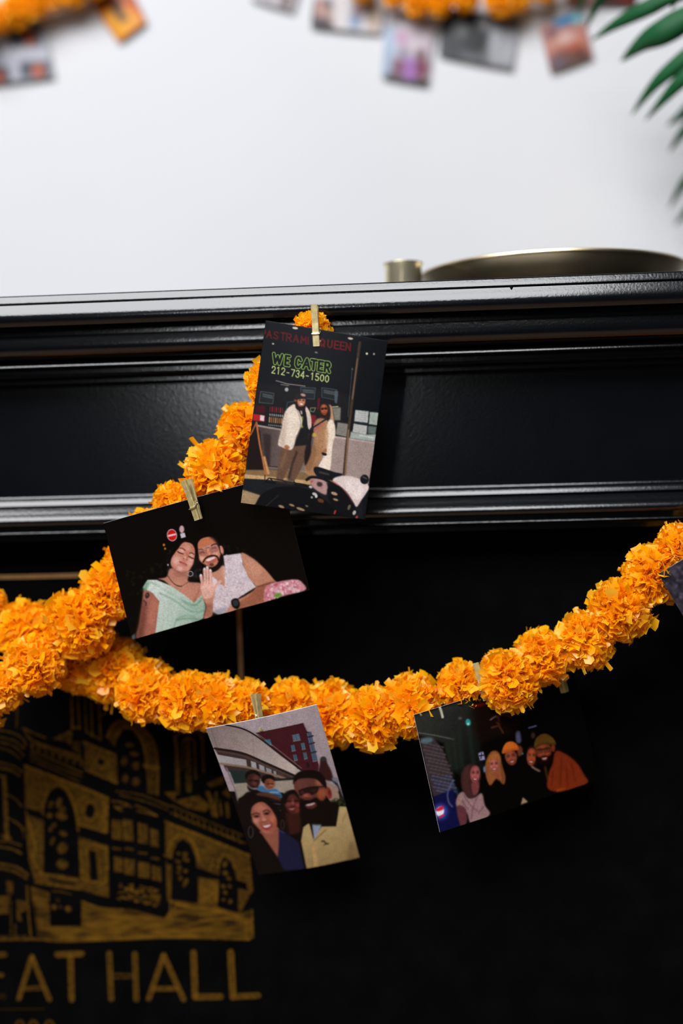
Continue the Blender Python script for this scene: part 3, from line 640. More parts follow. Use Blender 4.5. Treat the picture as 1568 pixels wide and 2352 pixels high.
# his head
A.ell(872, 556, 14, 32, (186, 126, 104), -10, 3)
A.poly([(705, 500), (740, 470), (800, 458), (850, 490), (868, 560), (845, 520), (790, 490), (730, 500)], (28, 20, 19), 5, True)
A.view((370, 1215), 9.8)
A.ell(1352, 475, 40, 100, (206, 142, 122), -6, 10)
A.poly([(835, 320), (900, 232), (1000, 192), (1120, 188), (1220, 260), (1295, 400), (1345, 560), (1330, 700), (1200, 860), (1050, 860), (950, 785), (880, 715), (852, 600), (832, 440)], (188, 120, 96), 9, True)
A.poly([(850, 320), (920, 240), (1030, 200), (1130, 210), (1190, 290), (1080, 350), (940, 400), (850, 420)], (196, 114, 78), 20, True, .9); A.poly([(1080, 190), (1180, 195), (1260, 300), (1290, 400), (1240, 330), (1160, 240)], (60, 36, 26), 16, True, .7)
A.ell(930, 655, 60, 60, (226, 166, 146), 0, 24, .9); A.ell(1230, 555, 70, 52, (224, 164, 146), -25, 24, .9); A.ell(930, 530, 76, 58, (150, 98, 88), -15, 16, .9); A.ell(1190, 450, 96, 62, (162, 106, 98), -20, 16, .9)
A.line([(1055, 440), (1075, 520), (1085, 590)], 50, (216, 146, 116), 16, True, .9); A.line([(1030, 610), (1090, 600), (1130, 590)], 18, (120, 64, 50), 8, True, .8)
A.line([(880, 540), (930, 520), (975, 535)], 16, (70, 42, 38), 7, True, .8); A.line([(1140, 440), (1190, 425), (1240, 430)], 16, (70, 42, 38), 7, True, .8)
A.line([(930, 440), (1000, 425), (1130, 372)], 26, (190, 170, 160), 8, False, .8); A.line([(848, 462), (945, 452)], 18, (60, 46, 44), 7, a=.85); A.line([(1000, 436), (1075, 412)], 16, (70, 54, 50), 7, a=.8); A.line([(1130, 378), (1200, 340), (1270, 345), (1315, 420)], 22, (46, 36, 36), 6, True)
A.line([(860, 460), (870, 570), (940, 600), (1010, 570), (1020, 460)], 9, (110, 84, 78), 5, True, .8); A.line([(1100, 420), (1120, 510), (1220, 520), (1300, 460)], 9, (120, 92, 86), 5, True, .8); A.line([(1315, 415), (1345, 560)], 20, (36, 28, 28), 6)
A.poly([(955, 775), (1000, 850), (1110, 975), (1250, 945), (1355, 845), (1395, 700), (1375, 540), (1330, 600), (1300, 690), (1260, 800), (1140, 862), (1040, 836)], (24, 18, 17), 12, True)
A.line([(950, 745), (1000, 665), (1080, 622), (1180, 600), (1260, 622), (1296, 700)], 36, (34, 24, 20), 8, True)
A.poly([(985, 735), (1070, 716), (1180, 676), (1265, 650), (1240, 720), (1175, 770), (1075, 782)], (180, 96, 86), 10, True); A.poly([(1015, 698), (1095, 652), (1212, 628), (1200, 668), (1080, 722), (1030, 722)], (228, 204, 200), 8, True); A.ell(1140, 808, 52, 34, (70, 44, 38), 0, 14, .9)
A.view((220, 1080), 3.0154)
# her hand on him
A.poly([(742, 830), (800, 800), (826, 850), (810, 930), (806, 1010), (750, 1030), (768, 950), (742, 890)], (190, 134, 112), 4, True)
A.poly([(728, 800), (800, 770), (818, 830), (806, 880), (750, 890), (735, 850)], (222, 172, 156), 4, True)
for q in ([(748, 830), (730, 735)], [(760, 800), (754, 690)], [(778, 800), (773, 676)], [(796, 810), (794, 700)]): A.line(q, 22, (224, 174, 158), 3)
for q in ([(741, 800), (738, 730)], [(765, 790), (763, 700)], [(785, 790), (784, 695)]): A.line(q, 4, (164, 104, 92), 2, a=.7)
for x, y in ((729, 728), (753, 684), (772, 674), (794, 694)): A.ell(x, y, 7, 10, (232, 210, 206), 0, 2)
A.line([(806, 850), (835, 800), (862, 772)], 19, (218, 166, 148), 3, True)
A.poly([(770, 920), (815, 930), (806, 1012), (748, 1036)], (150, 92, 74), 8, False, .7)
# watch, flowers
A.poly([(940, 905), (980, 890), (1000, 930), (985, 965), (950, 950)], (18, 18, 20), 3, True); A.poly([(950, 912), (978, 902), (990, 932), (962, 945)], (44, 50, 54), 2, True)
A.poly([(1168, 900), (1178, 810), (1270, 772), (1388, 756), (1436, 785), (1448, 832), (1300, 872), (1178, 912)], (196, 136, 146), 4, True)
A.specks([(1170, 900), (1180, 812), (1270, 776), (1388, 760), (1440, 800), (1440, 830), (1180, 908)], 110, [(222, 180, 186), (206, 120, 134), (232, 204, 206), (180, 90, 106)], 5, 14, .65, 3, 9)
A.line([(1172, 900), (1190, 840), (1230, 800), (1300, 775)], 7, (186, 70, 96), 3, True, .8); A.ell(1262, 868, 28, 15, (96, 142, 56), -15, 5); A.line([(1290, 800), (1310, 860)], 6, (176, 60, 92), 3, a=.7)
A.poly([(246, 1150), (270, 1130), (274, 1165), (255, 1178)], (92, 104, 100), 4, False, .8)
print_object('photo_print', A, [P(*Q2[0], -0.020), P(*Q2[1], -0.016), P(*Q2[2], 0.004), P(*Q2[3], 0.000)],
             'wide photo print of a smiling couple, she in a pale green dress', 'photo prints clipped to the mantel garlands', curl=-0.0025, gain=GAIN)

# ------------------------------------------------------------------ print: group selfie under a curved building
Q3 = [(472, 1673), (727, 1618), (826, 1971), (593, 2010)]
A = Art(Q3, 282, 424, (440, 1560), 3.733, (14, 12, 13))
A.grad([(60, 430), (1090, 190), (1330, 1000), (300, 1000)], (206, 194, 206), (180, 168, 178), (800, 250), (1000, 900), 2)
A.grad([(100, 430), (285, 380), (420, 415), (560, 500), (760, 665), (935, 805), (880, 860), (780, 830), (600, 740), (400, 655), (190, 600)], (160, 146, 146), (214, 200, 196), (200, 450), (760, 800), 3)
A.line([(165, 420), (220, 605)], 6, (126, 114, 114), 3, a=.7); A.line([(515, 480), (535, 700)], 6, (150, 138, 138), 3, a=.5)
A.poly([(545, 468), (952, 388), (985, 465), (1022, 470), (1092, 775), (1080, 860), (935, 815), (760, 668), (625, 545)], (80, 32, 42), 2)
A.line([(952, 392), (985, 470), (1050, 800)], 14, (56, 24, 32), 5, a=.6); A.line([(548, 466), (952, 388)], 7, (52, 24, 30), 2)
for q, c in (([(858, 492), (918, 480), (932, 540), (870, 550)], (96, 124, 146)), ([(612, 532), (668, 522), (686, 584), (642, 562)], (54, 130, 164)), ([(848, 585), (878, 580), (888, 634), (858, 640)], (84, 128, 152)),
             ([(934, 570), (964, 564), (976, 622), (946, 628)], (90, 130, 154)), ([(866, 672), (896, 667), (906, 720), (878, 726)], (80, 118, 136)), ([(954, 656), (982, 651), (992, 708), (965, 714)], (82, 120, 140)),
             ([(984, 480), (1026, 468), (1078, 730), (1040, 738)], (92, 112, 140)), ([(888, 752), (912, 748), (922, 795), (905, 800)], (42, 26, 34)), ([(978, 742), (1004, 738), (1012, 786), (988, 790)], (44, 28, 36))):
    A.poly(q, c, 2)
    if c[2] > 100:
        A.line([((q[0][0] + q[1][0]) / 2, (q[0][1] + q[1][1]) / 2), ((q[2][0] + q[3][0]) / 2, (q[2][1] + q[3][1]) / 2)], 4, (50, 60, 74), 1, a=.7)
        A.line([q[3], q[2]], 7, (176, 186, 190), 2, a=.6)
for y in (512, 575, 655): A.line([(992 + (y - 480) * .2, y + 4), (1034 + (y - 480) * .2, y - 6)], 12, (58, 34, 44), 2)
A.poly([(1090, 870), (1100, 765), (1112, 705), (1150, 708), (1168, 760), (1202, 830), (1212, 910)], (62, 32, 34), 5, True); A.poly([(1104, 720), (1130, 695), (1158, 715), (1130, 740)], (54, 64, 58), 4, True)
A.poly([(1205, 885), (1250, 880), (1265, 925), (1215, 920)], (130, 136, 156), 4)
A.line([(285, 385), (430, 422), (560, 500), (760, 667), (935, 806)], 15, (38, 30, 31), 2, True); A.line([(330, 380), (450, 410), (575, 486), (770, 650), (940, 792)], 6, (176, 160, 158), 2, True, .8)
# ribbon window below the sweep
A.poly([(195, 605), (420, 650), (640, 750), (885, 862), (880, 900), (700, 905), (300, 820)], (70, 56, 54), 4)
for q, c in (([(215, 668), (465, 712), (476, 778), (245, 745)], (190, 188, 192)), ([(505, 722), (548, 738), (558, 800), (512, 782)], (186, 186, 194)), ([(574, 752), (620, 772), (626, 822), (582, 806)], (176, 178, 186)),
             ([(634, 780), (680, 800), (688, 850), (642, 832)], (160, 160, 168)), ([(698, 808), (722, 818), (728, 870), (702, 860)], (170, 168, 172)), ([(735, 825), (790, 848), (795, 880), (742, 872)], (92, 66, 62))):
    A.poly(q, c, 2)
A.line([(198, 612), (430, 652), (640, 745), (885, 858)], 20, (36, 28, 29), 2, True); A.line([(205, 636), (430, 676), (640, 768), (860, 868)], 8, (120, 92, 86), 2, True, .8)
A.line([(235, 752), (480, 782), (620, 822), (800, 880)], 20, (156, 132, 116), 3, True)
A.poly([(322, 806), (490, 820), (520, 930), (370, 935)], (38, 54, 54), 3); A.poly([(368, 930), (520, 915), (520, 1000), (395, 1065)], (172, 164, 150), 4)
A.poly([(690, 905), (895, 890), (900, 990), (790, 1010), (720, 960)], (176, 166, 152), 4); A.line([(705, 892), (890, 880)], 18, (34, 36, 38), 3)
A.poly([(1120, 895), (1250, 960), (1275, 1060), (1200, 1100), (1130, 980)], (172, 146, 130), 4)
A.poly([(1195, 900), (1255, 930), (1310, 1060), (1295, 1110), (1255, 960)], (34, 34, 38), 5); A.line([(1285, 1000), (1308, 1050)], 8, (150, 150, 156), 3)
A.specks([(1200, 1070), (1300, 1050), (1320, 1120), (1220, 1120)], 30, [(58, 68, 38), (40, 46, 30)], 5, 12, .8, 3, 4)
A.line([(300, 790), (380, 1000), (455, 1310)], 13, (140, 126, 132), 3)
# man carrying the baby
A.poly([(395, 1085), (470, 1005), (560, 975), (700, 1050), (770, 1100), (790, 1320), (420, 1330)], (17, 14, 15), 6)
A.poly([(462, 870), (470, 825), (520, 806), (570, 826), (590, 880), (530, 850)], (24, 18, 18), 4, True)
A.poly([(555, 975), (600, 945), (650, 975), (720, 970), (770, 1020), (760, 1050), (640, 1010)], (66, 128, 182), 5, True); A.line([(670, 1000), (740, 1000)], 10, (190, 200, 214), 3, a=.8); A.line([(700, 1020), (760, 1030)], 8, (28, 34, 54), 3)
A.poly([(598, 905), (605, 865), (650, 850), (695, 870), (704, 915), (650, 885)], (22, 16, 16), 4, True)
A.poly([(560, 1010), (640, 1000), (750, 1040), (755, 1070), (640, 1040), (570, 1040)], (96, 58, 48), 6, True)
for k in range(5): A.line([(660, 1065 + k * 26), (760, 1075 + k * 26)], 9, (92, 108, 130) if k % 2 else (60, 36, 34), 3, a=.8)
# woman in the middle
A.poly([(770, 1130), (780, 1030), (830, 985), (900, 985), (930, 1060), (950, 1200), (930, 1330), (790, 1340), (760, 1230)], (26, 17, 17), 6, True)
A.poly([(800, 1170), (930, 1180), (930, 1330), (840, 1350)], (60, 30, 25), 8)
# tall man
A.poly([(1100, 1110), (1225, 1085), (1275, 1150), (1245, 1285), (1165, 1292), (1110, 1270), (1000, 1305), (972, 1290), (1000, 1200)], (17, 15, 16), 5, True)
A.grad([(1268, 1125), (1340, 1130), (1445, 1525), (980, 1615), (935, 1400), (955, 1290), (1005, 1255), (1040, 1385), (1110, 1285), (1240, 1285)], (206, 180, 126), (156, 132, 88), (1000, 1250), (1200, 1600), 3)
A.poly([(1030, 1255), (1122, 1240), (1090, 1320), (1046, 1390)], (158, 170, 196), 4)
A.line([(1045, 1395), (1150, 1310)], 10, (120, 96, 62), 4, a=.8); A.line([(945, 1400), (1030, 1450), (1050, 1590)], 10, (214, 170, 104), 5, True, .8); A.line([(1290, 1250), (1330, 1180)], 10, (150, 126, 88), 5, a=.7); A.line([(1040, 1450), (1065, 1590)], 26, (212, 168, 100), 8, a=.6)
A.poly([(1380, 1400), (1440, 1520), (1340, 1550), (1330, 1480)], (120, 96, 64), 16, True, .6)
A.line([(1112, 1402), (1130, 1398), (1150, 1420), (1168, 1420)], 14, (40, 42, 34), 2); A.line([(1128, 1430), (1148, 1424)], 8, (44, 44, 36), 2)
A.ell(1178, 1010, 24, 52, (150, 78, 66), -12, 4)
A.poly([(868, 905), (895, 840), (960, 812), (1060, 815), (1130, 860), (1160, 960), (1130, 975), (900, 940)], (22, 17, 17), 4, True)

# woman in front
A.poly([(400, 1100), (470, 1045), (580, 1030), (690, 1080), (760, 1170), (770, 1330), (700, 1400), (500, 1420), (420, 1300)], (19, 14, 15), 6, True)
A.poly([(585, 1330), (735, 1290), (750, 1440), (735, 1535), (650, 1430)], (156, 92, 74), 5, True)
A.poly([(745, 1310), (840, 1360), (915, 1410), (960, 1620), (640, 1640), (735, 1530), (745, 1430)], (28, 31, 62), 5)
A.line([(740, 1315), (790, 1335)], 10, (60, 80, 130), 3, a=.8)
A.poly([(410, 1250), (520, 1320), (600, 1350), (735, 1532), (790, 1640), (480, 1640)], (15, 13, 14), 5)
A.view((550, 1760), 6.272)
# man at the back, baby
A.ell(195, 250, 100, 122, (66, 38, 38), -14, 8); A.ell(235, 215, 46, 50, (112, 66, 62), -14, 20, .9); A.ell(215, 300, 34, 26, (116, 66, 64), 0, 12, .9); A.line([(130, 262), (170, 250)], 18, (26, 16, 16), 6); A.line([(215, 258), (265, 262)], 20, (24, 15, 15), 6); A.line([(180, 345), (260, 350)], 22, (36, 22, 22), 8, a=.9); A.ell(230, 335, 30, 10, (92, 44, 44), 0, 5)
A.poly([(90, 250), (95, 170), (150, 120), (220, 105), (280, 150), (290, 190), (200, 150), (130, 180)], (20, 15, 15), 8, True); A.poly([(110, 330), (160, 375), (240, 400), (180, 420), (130, 400)], (18, 14, 14), 10, True)
A.ell(430, 300, 74, 84, (150, 86, 62), 10, 8); A.ell(460, 335, 34, 30, (186, 112, 82), 0, 12, .9); A.ell(390, 290, 30, 50, (112, 62, 48), 0, 16, .8); A.line([(445, 300), (480, 305)], 14, (36, 20, 18), 5); A.line([(395, 302), (425, 300)], 13, (44, 24, 20), 5, a=.9); A.ell(455, 352, 22, 7, (96, 40, 36), 0, 4)
A.poly([(315, 250), (330, 190), (410, 165), (480, 190), (505, 250), (440, 225), (380, 235), (350, 300)], (20, 15, 15), 7, True)
# woman in the middle
A.ell(765, 600, 108, 136, (82, 40, 39), -12, 10); A.ell(700, 595, 46, 34, (134, 66, 64), -10, 16, .9); A.line([(765, 510), (760, 580)], 28, (140, 72, 70), 12, False, .9); A.ell(765, 585, 28, 18, (164, 84, 80), 0, 9, .9); A.ell(835, 605, 34, 30, (166, 72, 70), 0, 14, .9); A.ell(830, 680, 36, 44, (136, 58, 40), -20, 18, .8); A.ell(745, 480, 60, 36, (96, 48, 48), 0, 20, .9)
A.line([(680, 555), (730, 548)], 17, (26, 14, 14), 6); A.line([(790, 545), (840, 548)], 18, (24, 13, 13), 6); A.poly([(695, 650), (745, 652), (800, 640), (780, 682), (740, 690), (710, 676)], (118, 46, 46), 6, True); A.poly([(705, 654), (748, 658), (790, 648), (770, 668), (740, 674)], (176, 146, 142), 5, True)
A.poly([(640, 560), (650, 460), (730, 400), (840, 400), (900, 470), (840, 440), (740, 450), (690, 500), (660, 600)], (20, 13, 13), 9, True)
# tall man
A.poly([(784, 290), (850, 230), (1000, 215), (1130, 235), (1225, 340), (1250, 470), (1180, 570), (1000, 600), (880, 560), (850, 470), (790, 380)], (112, 62, 54), 8, True)
A.ell(920, 300, 110, 54, (116, 72, 70), -8, 26, .9); A.ell(1150, 290, 52, 44, (190, 118, 96), 20, 22, .9); A.ell(1185, 440, 72, 62, (182, 96, 66), 0, 26, .95); A.ell(1165, 500, 40, 40, (170, 82, 54), 0, 20, .8); A.ell(1296, 448, 32, 76, (140, 54, 44), -12, 8); A.ell(1300, 440, 12, 44, (92, 32, 28), -12, 8, .8)
A.poly([(852, 405), (940, 372), (1030, 350), (1140, 352), (1118, 430), (1040, 466), (985, 440), (930, 452), (872, 478)], (40, 25, 25), 7, True); A.line([(850, 402), (1000, 358), (1230, 352)], 13, (22, 16, 16), 4, True); A.ell(900, 425, 30, 20, (74, 46, 44), -20, 10, .8); A.ell(1065, 405, 40, 20, (66, 40, 38), -10, 10, .8)
A.ell(965, 482, 58, 36, (158, 80, 68), -6, 14); A.ell(950, 472, 26, 16, (188, 104, 90), 0, 9, .9); A.line([(925, 505), (1010, 508)], 12, (50, 26, 24), 6, a=.8)
A.poly([(862, 520), (920, 530), (1010, 535), (1100, 500), (1160, 545), (1230, 560), (1300, 560), (1330, 640), (1250, 850), (1100, 880), (960, 850), (880, 760)], (18, 13, 13), 12, True)
A.poly([(940, 612), (1000, 590), (1090, 572), (1110, 620), (1040, 660), (970, 650)], (92, 46, 46), 8, True); A.poly([(950, 606), (1010, 588), (1086, 576), (1055, 606), (985, 620)], (208, 188, 186), 5, True)
A.poly([(785, 230), (850, 145), (1000, 115), (1150, 150), (1232, 250), (1246, 360), (1190, 320), (1100, 240), (960, 222), (850, 232), (800, 270)], (20, 16, 16), 7, True)
# woman in front
A.poly([(255, 575), (340, 570), (432, 640), (502, 740), (534, 850), (514, 945), (455, 1000), (390, 1014), (300, 965), (222, 885), (178, 785), (160, 685), (195, 610)], (172, 102, 84), 8, True)
A.ell(300, 665, 90, 58, (196, 128, 108), 15, 26, .9); A.ell(240, 835, 52, 46, (216, 142, 126), 0, 20, .95); A.ell(472, 800, 44, 50, (206, 124, 96), 0, 20, .9); A.ell(508, 880, 20, 66, (186, 96, 62), 8, 18, .6); A.line([(325, 730), (345, 810)], 32, (206, 136, 118), 12, False, .9); A.ell(352, 820, 34, 22, (220, 148, 130), 0, 10, .95); A.ell(390, 985, 44, 20, (196, 124, 106), 0, 10, .9)
A.line([(182, 755), (235, 728), (290, 742)], 18, (48, 28, 24), 6, True, .85); A.line([(338, 705), (385, 680), (440, 702)], 18, (48, 28, 24), 6, True, .85)
A.ell(245, 775, 46, 20, (92, 50, 42), -6, 8, .9); A.ell(388, 730, 50, 22, (92, 50, 42), -8, 8, .9); A.ell(248, 776, 24, 12, (28, 18, 17), -6, 4); A.ell(390, 731, 26, 13, (28, 18, 17), -8, 4)
A.line([(310, 846), (352, 852), (392, 836)], 10, (104, 50, 42), 5, True, .8); A.line([(285, 850), (312, 900), (330, 945)], 14, (128, 66, 54), 8, True, .6); A.line([(430, 830), (465, 870), (465, 920)], 14, (128, 66, 50), 8, True, .6)
A.poly([(322, 908), (390, 892), (458, 872), (448, 930), (395, 966), (348, 944)], (164, 60, 64), 6, True); A.poly([(335, 906), (395, 894), (448, 880), (425, 912), (370, 926)], (236, 218, 218), 4, True)
A.view((440, 1560), 3.733)
A.poly([(480, 1230), (500, 1120), (560, 1060), (650, 1070), (700, 1110), (640, 1080), (575, 1085), (520, 1130), (500, 1210)], (19, 14, 15), 5, True)
A.ring(508, 1340, 20, 46, 4, (96, 90, 90)); A.ring(776, 1270, 14, 38, 4, (80, 66, 62))
A.poly([(440, 1420), (560, 1420), (600, 1650), (520, 1650)], (13, 11, 12), 8)
print_object('photo_print', A, [P(*Q3[0], -0.010), P(*Q3[1], -0.010), P(*Q3[2], 0.060), P(*Q3[3], 0.056)],
             'upright photo print of a family selfie beside a curved white building', 'photo prints clipped to the mantel garlands', curl=0.002, gain=GAIN, curl_v=-0.004)

# ------------------------------------------------------------------ print: friends in a dark bar
Q4 = [(950, 1642), (1312, 1528), (1376, 1790), (1010, 1912)]
A = Art(Q4, 400, 282, (920, 1500), 3.409, (12, 11, 11))
A.grad([(80, 495), (560, 350), (640, 900), (470, 960), (380, 900), (330, 700), (135, 640)], (48, 50, 46), (22, 24, 22), (200, 520), (600, 800), 10)
A.poly([(560, 380), (900, 300), (900, 600), (700, 660), (600, 700)], (26, 18, 16), 20, True, .8)
A.line([(130, 620), (260, 640), (410, 672)], 9, (98, 98, 92), 3, a=.8)
for q in ([(400, 610), (430, 900)], [(450, 600), (470, 880)], [(350, 720), (400, 960)], [(520, 560), (560, 860)]): A.line(q, 24, (36, 50, 38), 10, a=.6)
BW_ = [(148, 660), (250, 655), (330, 760), (395, 950), (425, 1060), (255, 1125), (205, 950)]
A.poly(BW_, (58, 50, 54), 5)
for k in range(15):
    for j in range(9):
        x = 160 + j * 30 + (k % 2) * 14 + k * 8; y = 695 + k * 29 + j * 7
        if y < 1100 and x < 330 + (y - 760) * .3 and x > 150 + (y - 660) * .22:
            A.line([(x, y), (x + 17, y + 3)], 12, (96, 78, 80) if y < 950 else (84, 96, 140), 3, a=.65)
A.ell(202, 680, 48, 22, (92, 126, 134), -8, 8, .8)
A.poly([(255, 1122), (405, 1060), (440, 1190), (470, 1370), (302, 1416)], (20, 22, 66), 6)
A.line([(405, 990), (365, 1080), (370, 1160), (400, 1200)], 12, (92, 98, 140), 4, True, .8); A.line([(400, 1020), (450, 1120)], 20, (54, 72, 100), 8, a=.7)
A.ell(310, 1240, 52, 62, (84, 92, 206), 0, 16, .8); A.ell(306, 1238, 30, 40, (236, 236, 250), 8, 4); A.poly([(278, 1218), (322, 1192), (330, 1222), (285, 1236)], (206, 44, 66), 4, True); A.line([(302, 1282), (330, 1268)], 16, (206, 44, 70), 3)
A.line([(300, 425), (312, 460), (322, 500)], 19, (196, 192, 172), 2); A.line([(148, 470), (158, 485)], 12, (150, 146, 130), 2)
A.ell(518, 540, 20, 27, (38, 156, 152), -12, 4); A.ell(518, 552, 9, 9, (190, 240, 226), 0, 3); A.ell(455, 508, 16, 10, (90, 80, 84), 0, 5)
for q in ([(690, 520), (740, 490), (760, 530)], [(700, 580), (760, 560), (740, 540)], [(760, 570), (790, 620)], [(780, 470), (850, 460)], [(740, 500), (800, 480), (850, 500)]): A.line(q, 12, (104, 54, 34), 4, True, .75)
A.line([(560, 415), (680, 390)], 22, (110, 18, 20), 4, a=.8); A.line([(690, 520), (735, 490)], 6, (150, 140, 110), 2, True, .7)
A.poly([(596, 780), (636, 766), (650, 830), (610, 836)], (150, 148, 190), 4); A.line([(606, 800), (640, 795)], 9, (30, 26, 40), 2); A.line([(618, 822), (622, 780)], 7, (30, 26, 40), 2); A.ell(648, 905, 12, 26, (112, 132, 196), 0, 5)
A.line([(992, 582), (1048, 566)], 11, (112, 122, 170), 2); A.poly([(890, 620), (920, 610), (930, 690), (896, 695)], (86, 90, 120), 6, True); A.ell(1025, 640, 16, 24, (86, 60, 50), 0, 5, .8)
A.ell(940, 782, 8, 8, (40, 150, 160), 0, 3)
# woman at the left
A.poly([(478, 910), (500, 880), (545, 862), (598, 885), (618, 950), (605, 1020), (585, 1110), (545, 1140), (480, 1080), (462, 980)], (62, 37, 36), 5, True)
face(A, 572, 944, 40, 66, 2, (166, 88, 86), 'open', 'smile', None, None, .9, .3); A.poly([(545, 1015), (600, 1005), (600, 1080), (560, 1110)], (120, 62, 62), 6, True)
A.poly([(440, 1115), (480, 1082), (520, 1130), (570, 1130), (625, 1095), (650, 1190), (690, 1255), (640, 1300), (545, 1335), (510, 1250), (430, 1190)], (158, 122, 124), 5, True)
for q in ([(480, 1100), (540, 1190), (600, 1240)], [(600, 1110), (560, 1200), (545, 1300)], [(640, 1200), (600, 1260)], [(470, 1150), (520, 1220)]): A.line(q, 9, (112, 78, 86), 4, True, .7)
A.poly([(432, 1190), (500, 1215), (512, 1320), (470, 1360), (445, 1290)], (100, 54, 60), 5, True); A.line([(480, 1110), (440, 1190)], 10, (176, 150, 120), 5, a=.7)
A.poly([(505, 890), (530, 900), (525, 1010), (545, 1130), (500, 1090), (480, 980)], (70, 42, 40), 5, True)
# woman with a fringe
A.poly([(655, 850), (690, 775), (735, 762), (768, 800), (780, 880), (806, 960), (795, 1025), (740, 980), (690, 1030), (655, 940)], (150, 88, 48), 5, True)
face(A, 720, 872, 42, 54, -4, (186, 100, 88), 'open', 'smile'); A.poly([(672, 850), (690, 800), (735, 785), (765, 830), (720, 825)], (168, 98, 52), 4, True); A.poly([(722, 935), (760, 930), (756, 1000)], (150, 76, 66), 5)
A.line([(672, 860), (668, 950), (690, 1020)], 18, (142, 82, 44), 5, True); A.line([(772, 870), (790, 960), (785, 1010)], 16, (120, 66, 40), 5, True)
# man in the orange knit cap
A.poly([(905, 720), (940, 740), (935, 790), (905, 800)], (110, 56, 40), 6, True)
face(A, 852, 812, 48, 60, -12, (144, 72, 50), 'open', 'smile', None, None, .9)
A.poly([(785, 782), (790, 735), (815, 698), (860, 688), (898, 712), (908, 752), (850, 758)], (206, 102, 34), 3, True); A.line([(790, 775), (850, 752), (905, 748)], 16, (170, 78, 26), 4, True, .8)
# the pair at the right
A.poly([(975, 790), (985, 735), (1020, 722), (1050, 760), (1050, 870), (990, 870)], (40, 20, 16), 6, True)
face(A, 1012, 808, 38, 68, 4, (162, 76, 46), 'open', 'smile')
A.ell(1184, 738, 16, 32, (120, 52, 30), 0, 4)
face(A, 1108, 772, 66, 84, -8, (146, 66, 38), 'open', 'smile', 'clear', (22, 13, 12), .8)
A.poly([(1034, 735), (1045, 670), (1090, 632), (1140, 632), (1190, 670), (1200, 712), (1120, 705), (1060, 722)], (98, 68, 28), 3, True); A.line([(1040, 730), (1110, 704), (1198, 708)], 18, (74, 50, 22), 4, True, .8)
A.poly([(1205, 765), (1280, 785), (1370, 855), (1430, 950), (1462, 1010), (1380, 1050), (1235, 1085), (1140, 1055), (1150, 940), (1180, 860)], (124, 46, 23), 5, True)
for q in ([(1250, 830), (1240, 1040)], [(1330, 860), (1360, 1000)], [(1180, 930), (1170, 1040)], [(1290, 900), (1300, 1040)]): A.line(q, 12, (84, 28, 16), 6, True, .6)
A.line([(1215, 1078), (1275, 1060)], 12, (176, 76, 30), 4, a=.8)
A.line([(1015, 885), (1045, 905), (1075, 920)], 13, (150, 118, 100), 4, True, .9); A.line([(1120, 890), (1140, 980)], 14, (92, 52, 24), 6, a=.8)
A.poly([(945, 1128), (985, 1165), (930, 1186)], (166, 142, 112), 4)
print_object('photo_print', A, [P(*Q4[0], -0.003), P(*Q4[1], 0.060), P(*Q4[2], 0.070), P(*Q4[3], 0.008)],
             'wide photo print of five friends in a dark bar, two in knit caps', 'photo prints clipped to the mantel garlands', curl=0.001, gain=GAIN)

# ------------------------------------------------------------------ print cut by the right edge of the frame
Q5 = [(1511, 1318), (1748, 1176), (1962, 1538), (1726, 1680)]
A = Art(Q5, 120, 180, (0, 0), 1, (44, 42, 50))
A.specks(Q5, 650, [(62, 56, 68), (30, 30, 36), (84, 76, 88), (24, 26, 30), (52, 46, 56)], 3, 10, .6, 2, 11)
A.specks([(1511, 1318), (1570, 1280), (1620, 1380), (1560, 1420)], 70, [(96, 84, 100), (70, 62, 76), (36, 36, 42)], 2, 5, .7, 1.5, 12)
print_object('photo_print', A, [P(*Q5[0], 0.000), P(*Q5[1], 0.000), P(*Q5[2], 0.01), P(*Q5[3], 0.01)],
             'dark grey speckled photo print cut off by the right edge under the garland', 'photo prints clipped to the mantel garlands', gain=GAIN)
# ------------------------------------------------------------------ black board with the gold marker drawing, standing in the fireplace opening
BY = 0.104
broot = root('fireplace_board', (0.0, BY, 0), 'black board closing the fireplace, with gold drawn building and lettering EAT HALL', 'board')
q = MB(); q.box((X0 + 0.20, BY, 0.0), (X1 - 0.20, BY + 0.012, zy(1226, BY) - 0.0005)); q.build('board_panel', M_board, broot, smooth=False)

def drawn(name, art, quad, thr=0.05):
    """ink of a drawing as a thin layer that exists only where there is ink"""
    h, w = art.h, art.w
    cs = [np.array(P(x, y, BY - 0.0005)) for x, y in quad]
    u = np.linspace(0, 1, w)[None, :, None]; v = np.linspace(0, 1, h)[:, None, None]
    p = ((cs[0] * (1 - u) + cs[1] * u) * (1 - v) + (cs[3] * (1 - u) + cs[2] * u) * v).reshape(-1, 3)
    mk_ = art.a[..., 0]
    ids = np.arange(w * h).reshape(h, w)
    qf = np.stack([ids[:-1, :-1], ids[1:, :-1], ids[1:, 1:], ids[:-1, 1:]], -1).reshape(-1, 4)
    fm = np.maximum.reduce([mk_[:-1, :-1], mk_[1:, :-1], mk_[1:, 1:], mk_[:-1, 1:]]).ravel()
    qf = qf[fm > thr]
    used, inv = np.unique(qf, return_inverse=True); qf = inv.reshape(-1, 4)
    org = p[used].mean(0); me = bpy.data.meshes.new(name)
    me.from_pydata((p[used] - org).tolist(), [], qf.tolist()); me.materials.append(M_chalk)
    at = me.color_attributes.new('ink', 'FLOAT_COLOR', 'POINT')
    k = np.clip(mk_.ravel()[used], 0, 1)[:, None]
    col = np.ones((len(used), 4)); col[:, :3] = np.array([[0.0018, 0.0018, 0.0019]]) * (1 - k) + np.array([[INK[0], INK[1], INK[2]]]) * k
    at.data.foreach_set('color', col.astype(np.float32).ravel()); me.update()
    o = bpy.data.objects.new(name, me); C.objects.link(o); o.parent = broot; o.location = Vector(org) - broot.location
    return o
INK = (0.115, 0.055, 0.0055)

